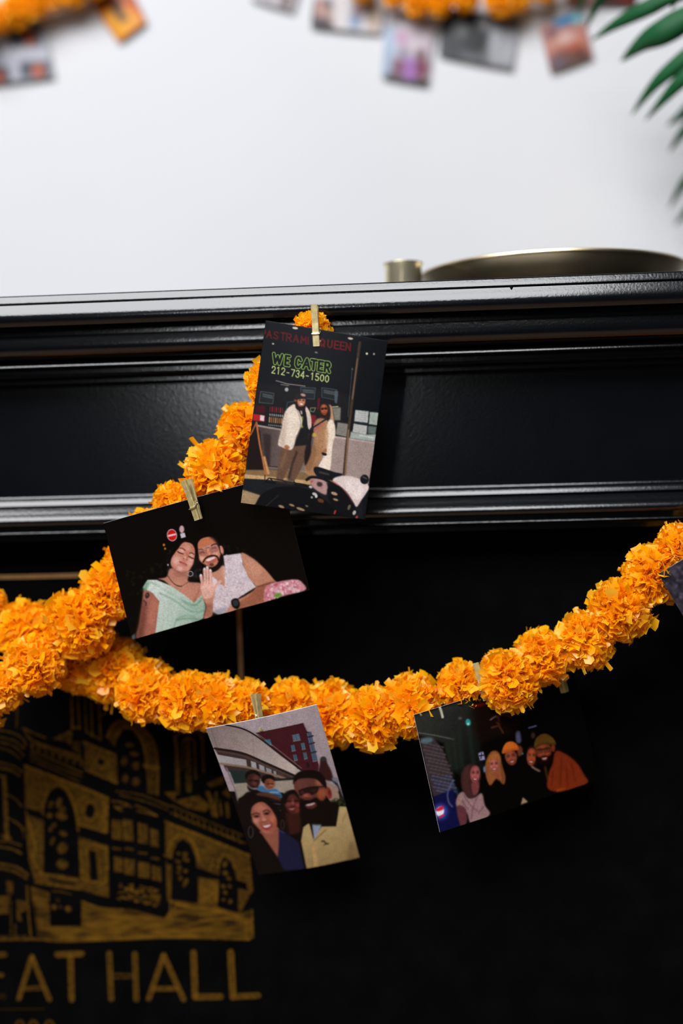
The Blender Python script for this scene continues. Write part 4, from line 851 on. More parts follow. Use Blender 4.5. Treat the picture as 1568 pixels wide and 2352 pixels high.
QD = [(-20, 1560), (610, 1560), (610, 2180), (-20, 2180)]
A = Art(QD, 504, 496, (0, 1540), 2.45)
n1 = blur(rng.random((A.h, A.w)), 1.2); n2 = np.repeat(blur(rng.random((A.h // 2, A.w // 8 + 1)), 1.0), 8, 1)[:, :A.w]; n2 = np.repeat(n2, 2, 0)[:A.h]
def nz(t): return np.clip((t - t.mean()) / (t.std() * 4) + .5, 0, 1)
TEX = np.clip(.35 + .9 * nz(n1), 0, 1); STR = np.clip(.25 + 1.0 * nz(blur(n2, .8)), 0, 1)
G = (1, 1, 1); K = (0, 0, 0)
def fill(p, a=.42, tex=None, sm=False, soft=3): A.poly(p, G, soft, sm, a, TEX if tex is None else tex)
def cut(p, sm=False, soft=3, a=1.0): A.poly(p, K, soft, sm, a)
def st(p, wd=14, a=.6, sm=False): A.line(p, wd, G, 2, sm, a, TEX)
# facade walls
fill([(140, 535), (300, 590), (470, 655), (615, 715), (618, 1280), (480, 1240), (200, 1190), (165, 1070), (150, 900), (145, 760)])
fill([(928, 845), (1120, 920), (1400, 1035), (1420, 1240), (1340, 1390), (945, 1300), (935, 1100)], .42)
st([(140, 535), (300, 595), (470, 660), (612, 718), (606, 800), (600, 910)], 14, .5); st([(930, 850), (1120, 925), (1402, 1040)], 14, .55); st([(1400, 1040), (1418, 1240)], 14, .4)
st([(155, 820), (195, 960), (200, 1020), (185, 1060), (230, 1140)], 14, .5, True)
cut([(140, 770), (235, 795), (265, 850), (160, 812)]); cut([(425, 870), (615, 912), (622, 990), (450, 935)]); st([(440, 862), (600, 912)], 12, .5)
cut([(178, 1215), (250, 1222), (620, 1280), (620, 1330), (250, 1270), (190, 1250)])
# tall arched window
cut([(248, 1140), (250, 900), (252, 760), (285, 680), (330, 652), (375, 680), (415, 760), (440, 860), (452, 980), (455, 1172), (350, 1150)])
st([(245, 770), (270, 685), (330, 640), (390, 680), (430, 790), (445, 900)], 12, .45, True)
for x, y, rx, ry in ((335, 745, 14, 30), (355, 780, 20, 14), (290, 755, 10, 22), (350, 820, 32, 20), (282, 815, 18, 14), (290, 890, 8, 20), (310, 870, 10, 12), (360, 918, 22, 12), (300, 960, 9, 22), (355, 1000, 26, 32), (355, 1090, 32, 26)):
    A.ell(x, y, rx, ry, G, 20, 5, .45, TEX)
# round window, narrow window
fill([(440, 690), (600, 740), (590, 890), (440, 850)], .2); A.ell(512, 790, 62, 72, K, 0, 4, .5); A.ell(512, 790, 54, 64, G, 0, 4, .42, TEX); A.ell(512, 790, 27, 42, K, 0, 3)
st([(590, 725), (590, 900)], 12, .5)
st([(455, 965), (470, 1180), (600, 1200)], 18, .4); st([(470, 965), (600, 1000), (610, 1100), (595, 1190)], 16, .35); cut([(505, 1012), (545, 1018), (558, 1180), (515, 1185)]); st([(490, 990), (500, 1190)], 10, .45)
st([(235, 1145), (440, 1180)], 10, .5); cut([(275, 1165), (430, 1190), (430, 1212), (300, 1195)], a=.75); st([(205, 1195), (340, 1215), (450, 1230)], 10, .5)
# dark bay with rows of panes
cut([(618, 715), (780, 735), (935, 850), (945, 1395), (800, 1365), (625, 1320)])
for q_ in ([(638, 735), (700, 745), (745, 770)], [(660, 775), (720, 760)], [(770, 760), (830, 785), (890, 820)], [(650, 765), (690, 790)], [(780, 790), (880, 815)]): st(q_, 11, .42, True)
for x, y, w_, h_, sl in ((636, 838, 52, 108, 8), (698, 838, 54, 118, 6), (783, 858, 52, 110, 10), (852, 890, 42, 95, 10), (648, 1048, 48, 82, 8), (706, 1058, 56, 88, 8), (784, 1075, 62, 86, 10), (862, 1100, 48, 78, 10)):
    fill([(x, y), (x + w_, y + sl), (x + w_ + 3, y + h_ + sl), (x + 2, y + h_)], .44)
    st([(x + 4, y), (x + 6, y + h_)], 6, .4)
for x, y in ((665, 1000), (735, 1002), (810, 1025), (880, 1055)): st([(x - 22, y), (x + 18, y + 5)], 12, .36)
rr = random.Random(3)
for k in range(120):
    u, v = rr.random(), rr.random(); x = 665 + u * 235; y = 1190 + v * 100 + u * 40
    st([(x, y), (x + rr.uniform(8, 20), y + rr.uniform(-5, 7))], 6, .5)
# second wall openings
cut([(968, 1290), (972, 1120), (978, 1030), (1000, 970), (1035, 948), (1075, 975), (1105, 1050), (1118, 1160), (1118, 1310), (1040, 1300)])
st([(955, 1010), (980, 950), (1020, 925), (1070, 945), (1110, 1010), (1122, 1080)], 16, .5, True)
cut([(930, 1040), (1000, 1060), (1000, 1105), (945, 1085)]); cut([(1105, 1105), (1230, 1150), (1390, 1195), (1392, 1240), (1230, 1195), (1110, 1160)]); st([(930, 1040), (970, 1055)], 12, .5)
cut([(1225, 1330), (1232, 1180), (1240, 1090), (1265, 1050), (1300, 1075), (1330, 1150), (1342, 1240), (1342, 1365), (1280, 1350)]); st([(1228, 1110), (1250, 1045), (1290, 1040), (1330, 1120)], 9, .4, True)
for x, y, rx, ry in ((1010, 1030, 12, 8), (1045, 1035, 14, 14), (1050, 1065, 20, 10), (1005, 1075, 16, 8), (1015, 1110, 14, 10), (1050, 1130, 12, 10), (1048, 1195, 10, 28), (1010, 1135, 12, 12), (1020, 1170, 10, 12),
                     (1268, 1090, 12, 18), (1270, 1140, 16, 12), (1290, 1170, 14, 9), (1258, 1215, 14, 9), (1295, 1215, 12, 9), (1270, 1250, 14, 9), (1298, 1300, 10, 12), (1260, 1290, 8, 8)):
    A.ell(x, y, rx, ry, G, 25, 4, .5, TEX)
fill([(1130, 1165), (1235, 1180), (1232, 1300), (1120, 1325)], .3)
for k in range(5): st([(1138 + k * 21, 1170 + k * 3), (1134 + k * 21, 1305)], 8, .45)
# cornice bands
for q_, wd, a_ in (([(130, 325), (200, 355), (260, 380)], 12, .38), ([(145, 345), (200, 400), (480, 490)], 12, .36), ([(180, 460), (330, 515), (465, 575)], 10, .36), ([(175, 480), (330, 545), (470, 600)], 9, .32), ([(175, 505), (320, 565), (450, 625)], 9, .3),
                   ([(970, 760), (1130, 830), (1370, 930)], 9, .32), ([(965, 800), (1100, 860), (1385, 975)], 10, .3), ([(660, 680), (800, 700), (960, 765)], 10, .3), ([(680, 700), (830, 740), (950, 785)], 9, .28)):
    st(q_, wd, a_, True)
fill([(170, 405), (250, 420), (480, 500), (470, 545), (300, 490), (180, 450)], .3)
for k in range(7): cut([(190 + k * 40, 420 + k * 15), (212 + k * 40, 428 + k * 15), (210 + k * 40, 452 + k * 15), (192 + k * 40, 446 + k * 15)], True, 3, .9)
for k in range(12): st([(990 + k * 32, 785 + k * 13.5), (994 + k * 32, 815 + k * 13.5), (1008 + k * 32, 820 + k * 13.5)], 8, .42)
# great arched window at the top
arc_o = [(605, 372), (640, 305), (715, 278), (800, 315), (868, 400), (892, 520), (892, 700)]; arc_i = [(835, 690), (830, 520), (800, 400), (745, 330), (700, 335), (668, 380), (650, 430)]
fill(arc_o + arc_i, .32)
st(arc_o, 12, .45, True); st([(660, 372), (700, 320), (760, 335), (815, 430), (830, 560)], 10, .45, True); st([(820, 535), (895, 550)], 22, .5)
for x, y, rx, ry in ((705, 510, 16, 26), (770, 535, 22, 22), (710, 610, 16, 24), (770, 625, 22, 24), (735, 420, 22, 14), (760, 470, 26, 10)): A.ell(x, y, rx, ry, G, 10, 6, .34, TEX)
fill([(470, 395), (560, 435), (660, 470), (668, 640), (560, 590), (480, 555)], .40); A.ell(572, 515, 44, 40, G, 10, 6, .22, TEX); A.ell(572, 514, 19, 20, K, 10, 4); st([(475, 400), (655, 475)], 10, .4); st([(485, 560), (665, 635)], 10, .45); cut([(462, 410), (480, 420), (485, 520), (468, 500)])
# columns and roof pieces
for q_, wd, a_ in (([(405, 100), (412, 325)], 14, .42), ([(440, 80), (452, 330)], 12, .38), ([(480, 100), (490, 345)], 12, .38), ([(515, 110), (525, 370)], 11, .4), ([(560, 150), (572, 380)], 12, .42), ([(412, 325), (455, 318)], 14, .4), ([(490, 345), (572, 390)], 12, .4), ([(100, 170), (95, 320)], 9, .25)): st(q_, wd, a_)
fill([(298, 385), (398, 335), (412, 350), (405, 425), (380, 400)], .42); cut([(350, 388), (390, 365), (385, 400)], a=.5); fill([(410, 400), (455, 395), (460, 470), (410, 440)], .25)
st([(575, 255), (640, 218)], 10, .35)
for q_, wd, a_ in (([(992, 380), (1002, 520), (1005, 690)], 22, .42), ([(985, 370), (1040, 345), (1110, 345), (1140, 375)], 14, .4), ([(1140, 380), (1150, 570)], 14, .36), ([(1035, 395), (1070, 378), (1092, 395)], 12, .36), ([(1058, 395), (1068, 670)], 34, .28), ([(1098, 400), (1105, 610)], 12, .36), ([(1030, 400), (1030, 560)], 8, .3)): st(q_, wd, a_, True)
fill([(930, 688), (1000, 680), (985, 735)], .44); fill([(985, 735), (1120, 702), (1185, 760), (1160, 795), (1060, 775)], .42); cut([(1030, 740), (1100, 730), (1130, 760)], a=.4); fill([(1165, 635), (1272, 588), (1258, 640), (1185, 655)], .42)
for q_, wd in (([(1172, 690), (1192, 740), (1205, 810)], 26), ([(1220, 690), (1215, 760), (1222, 820)], 16), ([(1240, 735), (1248, 810)], 14), ([(1278, 750), (1286, 820)], 18)): st(q_, wd, .42, True)
fill([(1252, 690), (1288, 650), (1298, 722)], .42)
# round corner tower at the left edge
for q_, wd, a_ in (([(-20, 335), (70, 350), (130, 385), (150, 420)], 9, .36), ([(-20, 370), (80, 395), (140, 440)], 9, .36), ([(-20, 400), (80, 425), (135, 480)], 9, .34), ([(-20, 430), (60, 455), (118, 500)], 9, .32), ([(-20, 515), (70, 535), (130, 570)], 9, .36), ([(-20, 545), (60, 560), (110, 590)], 18, .32),
                   ([(26, 600), (34, 800), (40, 950)], 24, .4), ([(-10, 590), (16, 600), (28, 660)], 12, .36), ([(45, 700), (90, 725), (125, 765)], 9, .34), ([(45, 830), (100, 860), (135, 895)], 10, .38), ([(130, 895), (138, 940)], 8, .3), ([(-20, 960), (60, 965), (120, 985)], 10, .36), ([(-20, 990), (70, 1005), (122, 1030)], 11, .46),
                   ([(-20, 1085), (90, 1105), (160, 1150)], 12, .46), ([(-20, 1110), (80, 1130), (150, 1170)], 16, .36), ([(15, 930), (60, 945)], 18, .35)): st(q_, wd, a_, True)
fill([(36, 1180), (75, 1190), (75, 1260), (40, 1260)], .3); fill([(-20, 1270), (66, 1268), (50, 1300), (50, 1370), (-20, 1370)], .36); fill([(95, 1290), (155, 1300), (150, 1350), (112, 1365), (130, 1415), (98, 1405)], .36)
st([(155, 1215), (162, 1350), (176, 1500)], 12, .5); st([(64, 1300), (64, 1490)], 10, .25); st([(88, 1430), (88, 1495)], 10, .3)
# street and door
fill([(175, 1215), (282, 1250), (286, 1440), (462, 1440), (466, 1295), (560, 1330), (660, 1350), (740, 1340), (930, 1395), (1000, 1300), (1120, 1330), (1230, 1335), (1345, 1372), (1420, 1345), (1422, 1495), (1385, 1518), (1180, 1500), (900, 1505), (640, 1522), (340, 1520), (215, 1495)], .55, STR)
fill([(640, 1370), (940, 1400), (1300, 1450), (1300, 1500), (640, 1515), (300, 1510)], .35, STR)
st([(466, 1300), (560, 1335), (700, 1345)], 9, .5, True); st([(1385, 1400), (1385, 1500)], 9, .55); st([(1418, 1345), (1424, 1500), (1390, 1515)], 10, .6)
st([(960, 1300), (1110, 1345), (1150, 1320)], 11, .55); st([(965, 1290), (960, 1390)], 10, .5); cut([(985, 1325), (1085, 1350), (1000, 1345)], a=.8)
st([(1130, 1380), (1220, 1360), (1340, 1385)], 9, .5, True); st([(1120, 1410), (1240, 1400), (1370, 1400)], 9, .5, True)
cut([(285, 1250), (452, 1265), (462, 1430), (288, 1428)]); cut([(185, 1300), (205, 1300), (225, 1480), (195, 1480)], a=.5)
A.ell(308, 1332, 13, 14, G, 0, 4, .6, TEX); A.ell(388, 1342, 18, 15, G, 0, 4, .6, TEX); A.ell(330, 1292, 10, 10, G, 0, 5, .3, TEX); A.ell(345, 1330, 14, 8, G, 0, 5, .25, TEX); st([(300, 1242), (350, 1245), (405, 1260)], 7, .4, True)
st([(-20, 1515), (200, 1512), (400, 1522), (900, 1500), (1400, 1512)], 16, .5, True); st([(-20, 1500), (150, 1495)], 10, .3)
# the marker runs out past the sheet of wall towards the lower right corner
A.a *= (.8 + .3 * nz(blur(rng.random((A.h, A.w)), 6)))[..., None]
drawn('gold_building_drawing', A, QD)

QL = [(-20, 2170), (610, 2170), (610, 2380), (-20, 2380)]
A = Art(QL, 504, 168, (0, 2050), 2.45)
TEX = np.clip(.35 + .9 * nz(blur(rng.random((A.h, A.w)), 1.1)), 0, 1)
LET = [([(-40, 352), (28, 350)], 30, .5), ([(-40, 466), (14, 464)], 24, .5), ([(182, 362), (108, 598)], 27, .58), ([(182, 362), (282, 602)], 27, .6), ([(140, 535), (248, 528)], 12, .5), ([(138, 548), (250, 545)], 9, .55),
       ([(326, 350), (464, 345)], 33, .62), ([(402, 360), (408, 602)], 33, .6), ([(620, 342), (632, 600)], 31, .52), ([(764, 346), (773, 602)], 31, .5), ([(640, 458), (752, 462)], 9, .55), ([(640, 482), (752, 478)], 9, .5),
       ([(926, 354), (842, 600)], 29, .6), ([(926, 354), (1038, 602)], 30, .6), ([(872, 542), (1002, 540)], 26, .58), ([(1093, 338), (1102, 588)], 34, .62), ([(1102, 588), (1244, 586)], 34, .6), ([(1300, 336), (1313, 588)], 36, .66), ([(1313, 586), (1452, 580)], 32, .62)]
for q_, wd, a_ in LET:
    A.line(q_, wd, G, 2.5, False, a_ * .82, TEX)
    if wd > 20:
        (xa, ya), (xb, yb) = q_; L_ = math.hypot(xb - xa, yb - ya); nx, ny = -(yb - ya) / L_ * wd * .36, (xb - xa) / L_ * wd * .36
        A.line([(xa + nx, ya + ny), (xb + nx, yb + ny)], 6, G, 2, False, a_ * .6); A.line([(xa - nx, ya - ny), (xb - nx, yb - ny)], 6, G, 2, False, a_ * .6)
A.line([(-40, 658), (255, 655)], 4, G, 1.5, False, .22)
for x in (-8, 22): A.ring(x, 585, 11, 13, 7, G, 0, 3, .14)
# tops of a row of figures that the frame cuts off: 2 0 0
A.line([(92, 744), (100, 730), (118, 724), (134, 738), (128, 760), (96, 800), (140, 800)], 13, G, 3, True, .32)
for x in (190, 282): A.ring(x, 765, 26, 42, 14, G, 0, 3, .34)
drawn('gold_lettering', A, QL)

# thin gold border line, drawn as two strokes (flat ribbons of paint)
def ribbon(name, pts, wd, parent, mt, Y):
    mb = MB(); pw = [P(x, y, Y) for x, y in pts]; v = []; f = []
    for i, p in enumerate(pw):
        t = (pw[min(i + 1, len(pw) - 1)] - pw[max(i - 1, 0)]).normalized(); n = Vector((-t.z, 0, t.x)) * (wd / 2 * px_m(Y))
        v += [p + n, p - n, p + n + Vector((0, 0.0004, 0)), p - n + Vector((0, 0.0004, 0))]
    for i in range(len(pw) - 1):
        a = i * 4; b = a + 4
        f += [(a, a + 1, b + 1, b), (a, b, b + 2, a + 2), (a + 1, a + 3, b + 3, b + 1)]
    mb.add(v, f); return mb.build(name, mt, parent, smooth=False)
ribbon('gold_border_line', [(-60, 1326.5), (60, 1324.5), (200, 1321), (400, 1316), (545, 1312)], 10, broot, M_gold, BY - 0.0006)
ribbon('gold_border_line', [(545, 1312), (549, 1420), (552, 1500), (555, 1600), (559, 1760), (566, 1880)], 11, broot, M_gold, BY - 0.0006)

# ------------------------------------------------------------------ marigold garlands
def flower_mesh(seed, n=1000):
    """one paper marigold: crimped square-ended petals folded outwards all round a core, a little squashed along the string (local z)"""
    r = random.Random(seed); v = []; f = []
    for k in range(n):
        zz = 1 - 2 * (k + .5) / n; a = k * 2.39996 + r.uniform(-.3, .3); rad = math.sqrt(max(0, 1 - zz * zz))
        d = Vector((rad * math.cos(a), rad * math.sin(a), zz)); d = (d + Vector((r.gauss(0, .12), r.gauss(0, .12), r.gauss(0, .12)))).normalized()
        t = d.cross(Vector((r.gauss(0, 1), r.gauss(0, 1), r.gauss(0, 1)))).normalized(); b = d.cross(t)
        flake = r.random() < .14; L = r.uniform(.82, 1.0) * (r.uniform(1.08, 1.22) if r.random() < .045 else 1); wd = r.uniform(.13, .20) if flake else r.uniform(.055, .115); cr = r.gauss(0, .035)
        bend = (r.uniform(.35, .62) if flake else r.uniform(.04, .36)) * r.choice((-1, 1)); lump = 1 + .07 * math.sin(3 * a + seed) * math.cos(2.5 * zz + seed)
        base = len(v); rows = ((.40, .45), (.70, .85), (.90, 1.05), (1.0, 1.08))
        for q_, (s_, ws) in enumerate(rows):
            c = d * (L * lump * (s_ - .22 * abs(bend) * s_ ** 3)) + b * (bend * s_ ** 3)
            for j in (-1, 0, 1):
                jag = r.uniform(-.03, .03) if q_ == 3 else 0
                p = c + t * (wd * ws * j) + b * (cr * (1 if j == 0 else -1) * s_) + d * jag
                v.append((p.x, p.y, p.z * .96))
        for q_ in range(3):
            for j in range(2):
                i0 = base + q_ * 3 + j; f.append((i0, i0 + 1, i0 + 4, i0 + 3))
    base = len(v)
    for i in range(7):
        th = PI * i / 6
        for k in range(10):
            ph = 2 * PI * k / 10; v.append((.60 * math.sin(th) * math.cos(ph), .60 * math.sin(th) * math.sin(ph), .52 * math.cos(th)))
    for i in range(6):
        for k in range(10):
            k2 = (k + 1) % 10; f.append((base + i * 10 + k, base + (i + 1) * 10 + k, base + (i + 1) * 10 + k2, base + i * 10 + k2))
    me = bpy.data.meshes.new('marigold'); me.from_pydata(v, [], f); me.materials.append(M_petal)
    me.polygons.foreach_set('use_smooth', [True] * len(f)); me.update()
    return me
FLOWERS = [flower_mesh(s) for s in (3, 11, 23, 41, 57)]
frng = random.Random(12)
def garland(label, spec, group, name='marigold_garland', ypx=None):
    """spec: (photo x, photo y, radius in photo px, depth Y) of each flower head, in order along the string"""
    pts = [P(x, y, Y) for x, y, r, Y in spec]
    g = root(name, pts[len(pts) // 2], label, 'garland', group)
    q = MB(); q.tube(pts, 0.0011, 6); q.build('string', M_string, g)
    for i, (x, y, r, Y) in enumerate(spec):
        o = bpy.data.objects.new('marigold', FLOWERS[i % len(FLOWERS)]); C.objects.link(o)
        t = (pts[min(i + 1, len(pts) - 1)] - pts[max(i - 1, 0)]).normalized()
        qt = t.to_track_quat('Z', 'Y').to_matrix() @ Matrix.Rotation(frng.uniform(0, 2 * PI), 3, 'Z') @ Matrix.Rotation(frng.gauss(0, .22), 3, 'X')
        o.parent = g; o.location = pts[i] - Vector(g.location); o.rotation_euler = qt.to_euler()
        s_ = r * px_m(Y) * 1.06 * frng.uniform(.94, 1.08); o.scale = (s_, s_, s_)
    return g
GM = 'marigold garlands on the mantelpiece'
garland('orange paper marigold garland climbing from lower left to the mantel edge', [
    (718, 758, 46, -0.010), (672, 800, 52, -0.002), (622, 880, 56, 0.010), (570, 990, 68, 0.018), (500, 1090, 75, 0.010), (404, 1158, 50, 0.008), (345, 1230, 64, 0.024), (296, 1292, 62, 0.030),
    (255, 1360, 72, 0.030), (182, 1432, 78, 0.026), (80, 1528, 72, 0.018), (2, 1580, 60, 0.014), (-70, 1640, 66, 0.02)], GM)
garland('orange paper marigold garland swagged across the black fireplace board', [
    (1640, 1190, 62, 0.03), (1560, 1258, 60, 0.026), (1500, 1318, 66, 0.026), (1422, 1400, 72, 0.022), (1342, 1470, 66, 0.028), (1248, 1508, 64, 0.036), (1165, 1562, 72, 0.026), (1060, 1578, 58, 0.034),
    (945, 1622, 72, 0.030), (860, 1650, 72, 0.030), (762, 1642, 74, 0.046), (672, 1625, 64, 0.042), (570, 1622, 60, 0.034), (500, 1618, 62, 0.030), (432, 1612, 66, 0.028), (338, 1590, 76, 0.040), (262, 1540, 72, 0.062), (190, 1525, 72, 0.070), (120, 1490, 64, 0.064), (60, 1448, 66, 0.046), (-18, 1386, 38, 0.045)], GM)
GW = 'marigold garlands on the wall'
garland('blurred marigold garland on the white wall at the upper left corner', [(-70, 90, 40, .40), (-5, 44, 34, .41), (40, 24, 36, .41), (80, 8, 36, .41), (122, -8, 30, .41), (165, -20, 36, .41), (215, -40, 36, .41)], GW)
garland('blurred marigold garland on the white wall at the top right', [(830, -30, 32, .41), (905, -10, 28, .41), (960, 6, 30, .41), (1010, 6, 30, .41), (1070, -6, 32, .41), (1150, 0, 38, .41), (1190, -8, 34, .41), (1250, -30, 32, .41), (1320, -50, 32, .41)], GW)

# ------------------------------------------------------------------ gold clothes pegs
def rbox_prism(mb, prof, x, bev=0.0004):
    n = len(prof); c = Vector((0, sum(p[0] for p in prof) / n, sum(p[1] for p in prof) / n)); v = []; f = []
    rings = ((-x, .0, 1), (-x + bev, 1, 0), (x - bev, 1, 0), (x, 0, 1))
    for xx, full, sh in rings:
        for y, z in prof:
            k = 1.0 if full else None
            if full: v.append((xx, y, z))
            else:
                dy, dz = c.y - y, c.z - z
                v.append((xx, y + max(-bev, min(bev, dy)), z + max(-bev, min(bev, dz))))
    for i in range(3):
        for k in range(n): f.append((i * n + k, i * n + (k + 1) % n, (i + 1) * n + (k + 1) % n, (i + 1) * n + k))
    f.append(tuple(range(n - 1, -1, -1))); f.append(tuple(3 * n + k for k in range(n)))
    mb.add(v, f)
PRONG = [(-.15, -16.5), (-2.3, -16.5), (-2.7, -8.0), (-3.2, -7.4), (-3.2, -5.6), (-2.9, -5.0), (-3.1, 2), (-5.0, 16.5), (-2.6, 16.5), (-1.5, 2), (-1.5, -1.2), (-.8, -2.2), (-1.3, -3.6), (-.5, -5.2), (-.15, -7)]
def clip(a, b, Y, label, yaw=0.0, wd=5.4):
    """peg with handle end at photo point a and jaw end at b, hinge plane at depth Y"""
    pa, pb = P(*a, Y), P(*b, Y); z = (pa - pb); L = z.length; z.normalize()
    x = Vector((1, 0, 0)); x = (x - z * x.dot(z)).normalized(); y = z.cross(x)
    M = Matrix((x, y, z)).transposed() @ Matrix.Rotation(yaw, 3, 'Z')
    k = L / 33.0          # metres per drawing unit
    g = root('clothespin', (pa + pb) / 2, label, 'clothespin', 'gold clothespins on the garlands')
    g.rotation_euler = M.to_euler()
    for s_ in (1, -1):
        mb = MB(); rbox_prism(mb, [(p * k * s_, q_ * k) for p, q_ in (PRONG if s_ > 0 else PRONG[::-1])], wd / 2 * k, .35 * k)
        me_o = mb.build('prong', M_clip, None, smooth=False); me_o.parent = g
    mb = MB(); hel = []
    for i in range(49):
        t = i / 48; a_ = t * 4 * 2 * PI + PI / 2
        hel.append((-(wd / 2 + .9) * k + t * (wd + 1.8) * k, math.cos(a_) * 1.15 * k, (-2.8 + math.sin(a_) * 1.15) * k))
    xr = (wd / 2 + .9) * k
    pts = [(-xr + .5 * k, -3.55 * k, -6.5 * k), (-xr, -3.3 * k, -6.2 * k)] + hel + [(xr, -1.4 * k, -4.2 * k), (xr, -3.2 * k, -5.9 * k), (xr - .5 * k, -3.75 * k, -6.5 * k), (0, -3.75 * k, -6.6 * k), (-xr + .5 * k, -3.75 * k, -6.5 * k)]
    pts = hel + pts[-5:]
    mb.tube(pts, .48 * k, 6); so = mb.build('spring', M_wire, None); so.parent = g
    return g
clip((722, 702), (727, 796), -0.034, 'gold clothespin on the upright night print, topmost below the mantel shelf')
clip((428, 1102), (456, 1194), -0.0205, 'gold clothespin tilted on the top edge of the smiling couple print', -0.6)
clip((586, 1594), (600, 1678), -0.004, 'gold clothespin turned sideways on the family selfie print', 0.75)
clip((1092, 1524), (1116, 1608), 0.020, 'gold clothespin half buried in marigolds above the dark bar print')
clip((1272, 1500), (1297, 1590), 0.052, 'gold clothespin with only its jaw showing below the right marigolds', 0.9)

# ------------------------------------------------------------------ prints on the wall behind
def wall_print(quad, label, paint, w=70, h=70, base=(200, 200, 205), Y=WALL_Y - 0.006):
    A = Art(quad, w, h, (0, 0), 1, base); paint(A)
    print_object('photo_print', A, [P(x, y, Y) for x, y in quad], label, 'photo prints on the white wall', curl=0.002, gain=0.50)
def p1(A):
    for x, y in ((28, 70), (-62, 84), (48, 142), (-42, 158)):
        A.poly([(x, y), (x + 66, y - 4), (x + 68, y + 34), (x + 3, y + 38)], (72, 82, 94), 2); A.ell(x + 42, y + 20, 17, 17, (186, 84, 54), 0, 3); A.ell(x + 15, y + 16, 9, 14, (50, 58, 72), 0, 3); A.ell(x + 60, y + 24, 6, 10, (70, 62, 62), 0, 3)
    A.poly([(24, 52), (92, 46), (92, 62), (24, 66)], (140, 144, 154), 4)
wall_print([(-92, 66), (100, 50), (124, 178), (-72, 200)], 'contact sheet print of small portraits on the wall at the upper left', p1, 110, 76, (186, 188, 200))
def p2(A):
    A.poly([(180, -80), (290, -90), (345, 60), (310, 30), (230, 20)], (206, 92, 10), 8); A.poly([(240, 40), (285, 20), (330, 45), (272, 97)], (250, 170, 0), 6); A.poly([(200, -10), (230, 30), (262, 90), (240, 60)], (246, 150, 8), 5)
    A.ell(276, 24, 9, 27, (38, 24, 18), -20, 4); A.ell(290, 48, 13, 5, (60, 34, 14), -20, 3); A.ell(242, 12, 7, 9, (110, 58, 10), 0, 4); A.ell(280, -30, 16, 30, (60, 34, 20), -20, 5)
wall_print([(178, -38), (272, -78), (337, 51), (272, 98)], 'orange photo print with a dark figure on the white wall', p2, 60, 80, (236, 130, 8))
def p3(A):
    A.poly([(590, -60), (690, -50), (670, 10), (600, -20)], (196, 186, 186), 6); A.ell(655, 6, 12, 14, (110, 84, 80), 0, 5); A.ell(620, -20, 14, 18, (160, 130, 126), 0, 5)
wall_print([(588, -72), (694, -46), (672, 28), (574, -2)], 'pale photo print left of centre on the wall, cut by the top frame', p3, 60, 50, (206, 204, 208))
def p4(A):
    A.poly([(712, 0), (762, 0), (768, 66), (712, 62)], (58, 48, 56), 4); A.ell(735, 22, 14, 26, (196, 150, 140), 0, 5); A.ell(758, 40, 12, 20, (200, 166, 150), 0, 5); A.poly([(765, -10), (800, -10), (790, 66), (768, 62)], (222, 216, 216), 5)
    A.ell(815, 48, 14, 22, (146, 164, 196), 0, 5); A.ell(822, 20, 10, 18, (190, 150, 146), 0, 5); A.ell(858, 40, 12, 36, (206, 178, 158), 0, 6); A.ell(740, 55, 22, 10, (40, 36, 44), 0, 4)
wall_print([(724, -46), (888, -32), (874, 78), (713, 63)], 'bright photo print of people in white beside the right wall garland', p4, 90, 60, (224, 220, 222))
def p5(A):
    A.poly([(876, 60), (910, 60), (905, 180), (872, 178)], (170, 190, 214), 8); A.poly([(920, 60), (998, 60), (985, 140), (930, 120)], (220, 206, 216), 8); A.ell(922, 90, 12, 14, (200, 140, 180), 0, 6)
    A.poly([(878, 178), (895, 168), (985, 185), (982, 198)], (70, 66, 60), 3); A.ell(940, 160, 22, 26, (168, 112, 190), 0, 5); A.ell(914, 155, 13, 20, (120, 58, 84), 0, 5); A.ell(968, 158, 14, 24, (128, 62, 82), 0, 5); A.ell(965, 128, 10, 12, (96, 62, 62), 0, 5); A.ell(925, 125, 12, 16, (150, 140, 160), 0, 5)
wall_print([(888, 26), (1000, 42), (982, 197), (875, 178)], 'upright photo print of figures in purple below the right wall garland', p5, 60, 84, (212, 204, 212))
def p6(A):
    A.poly([(1018, 18), (1080, 28), (1060, 138), (1008, 128)], (56, 60, 64), 5); A.ell(1090, 80, 34, 46, (20, 21, 24), 10, 6); A.ell(1062, 70, 12, 20, (120, 122, 124), 20, 5); A.ell(1040, 110, 18, 14, (40, 42, 46), 0, 5); A.poly([(1025, 22), (1090, 36), (1085, 48), (1022, 34)], (30, 32, 36), 3)
    A.poly([(1122, 60), (1192, 66), (1178, 160), (1118, 148)], (178, 180, 186), 6); A.ell(1112, 60, 12, 14, (150, 150, 152), 0, 5); A.poly([(1060, 120), (1110, 128), (1110, 146), (1060, 138)], (96, 98, 102), 5); A.poly([(1140, 40), (1192, 46), (1188, 62), (1140, 56)], (120, 124, 130), 4)
wall_print([(1018, 16), (1194, 46), (1176, 161), (1007, 128)], 'black and white photo print below the right wall garland', p6, 90, 64, (90, 92, 96))
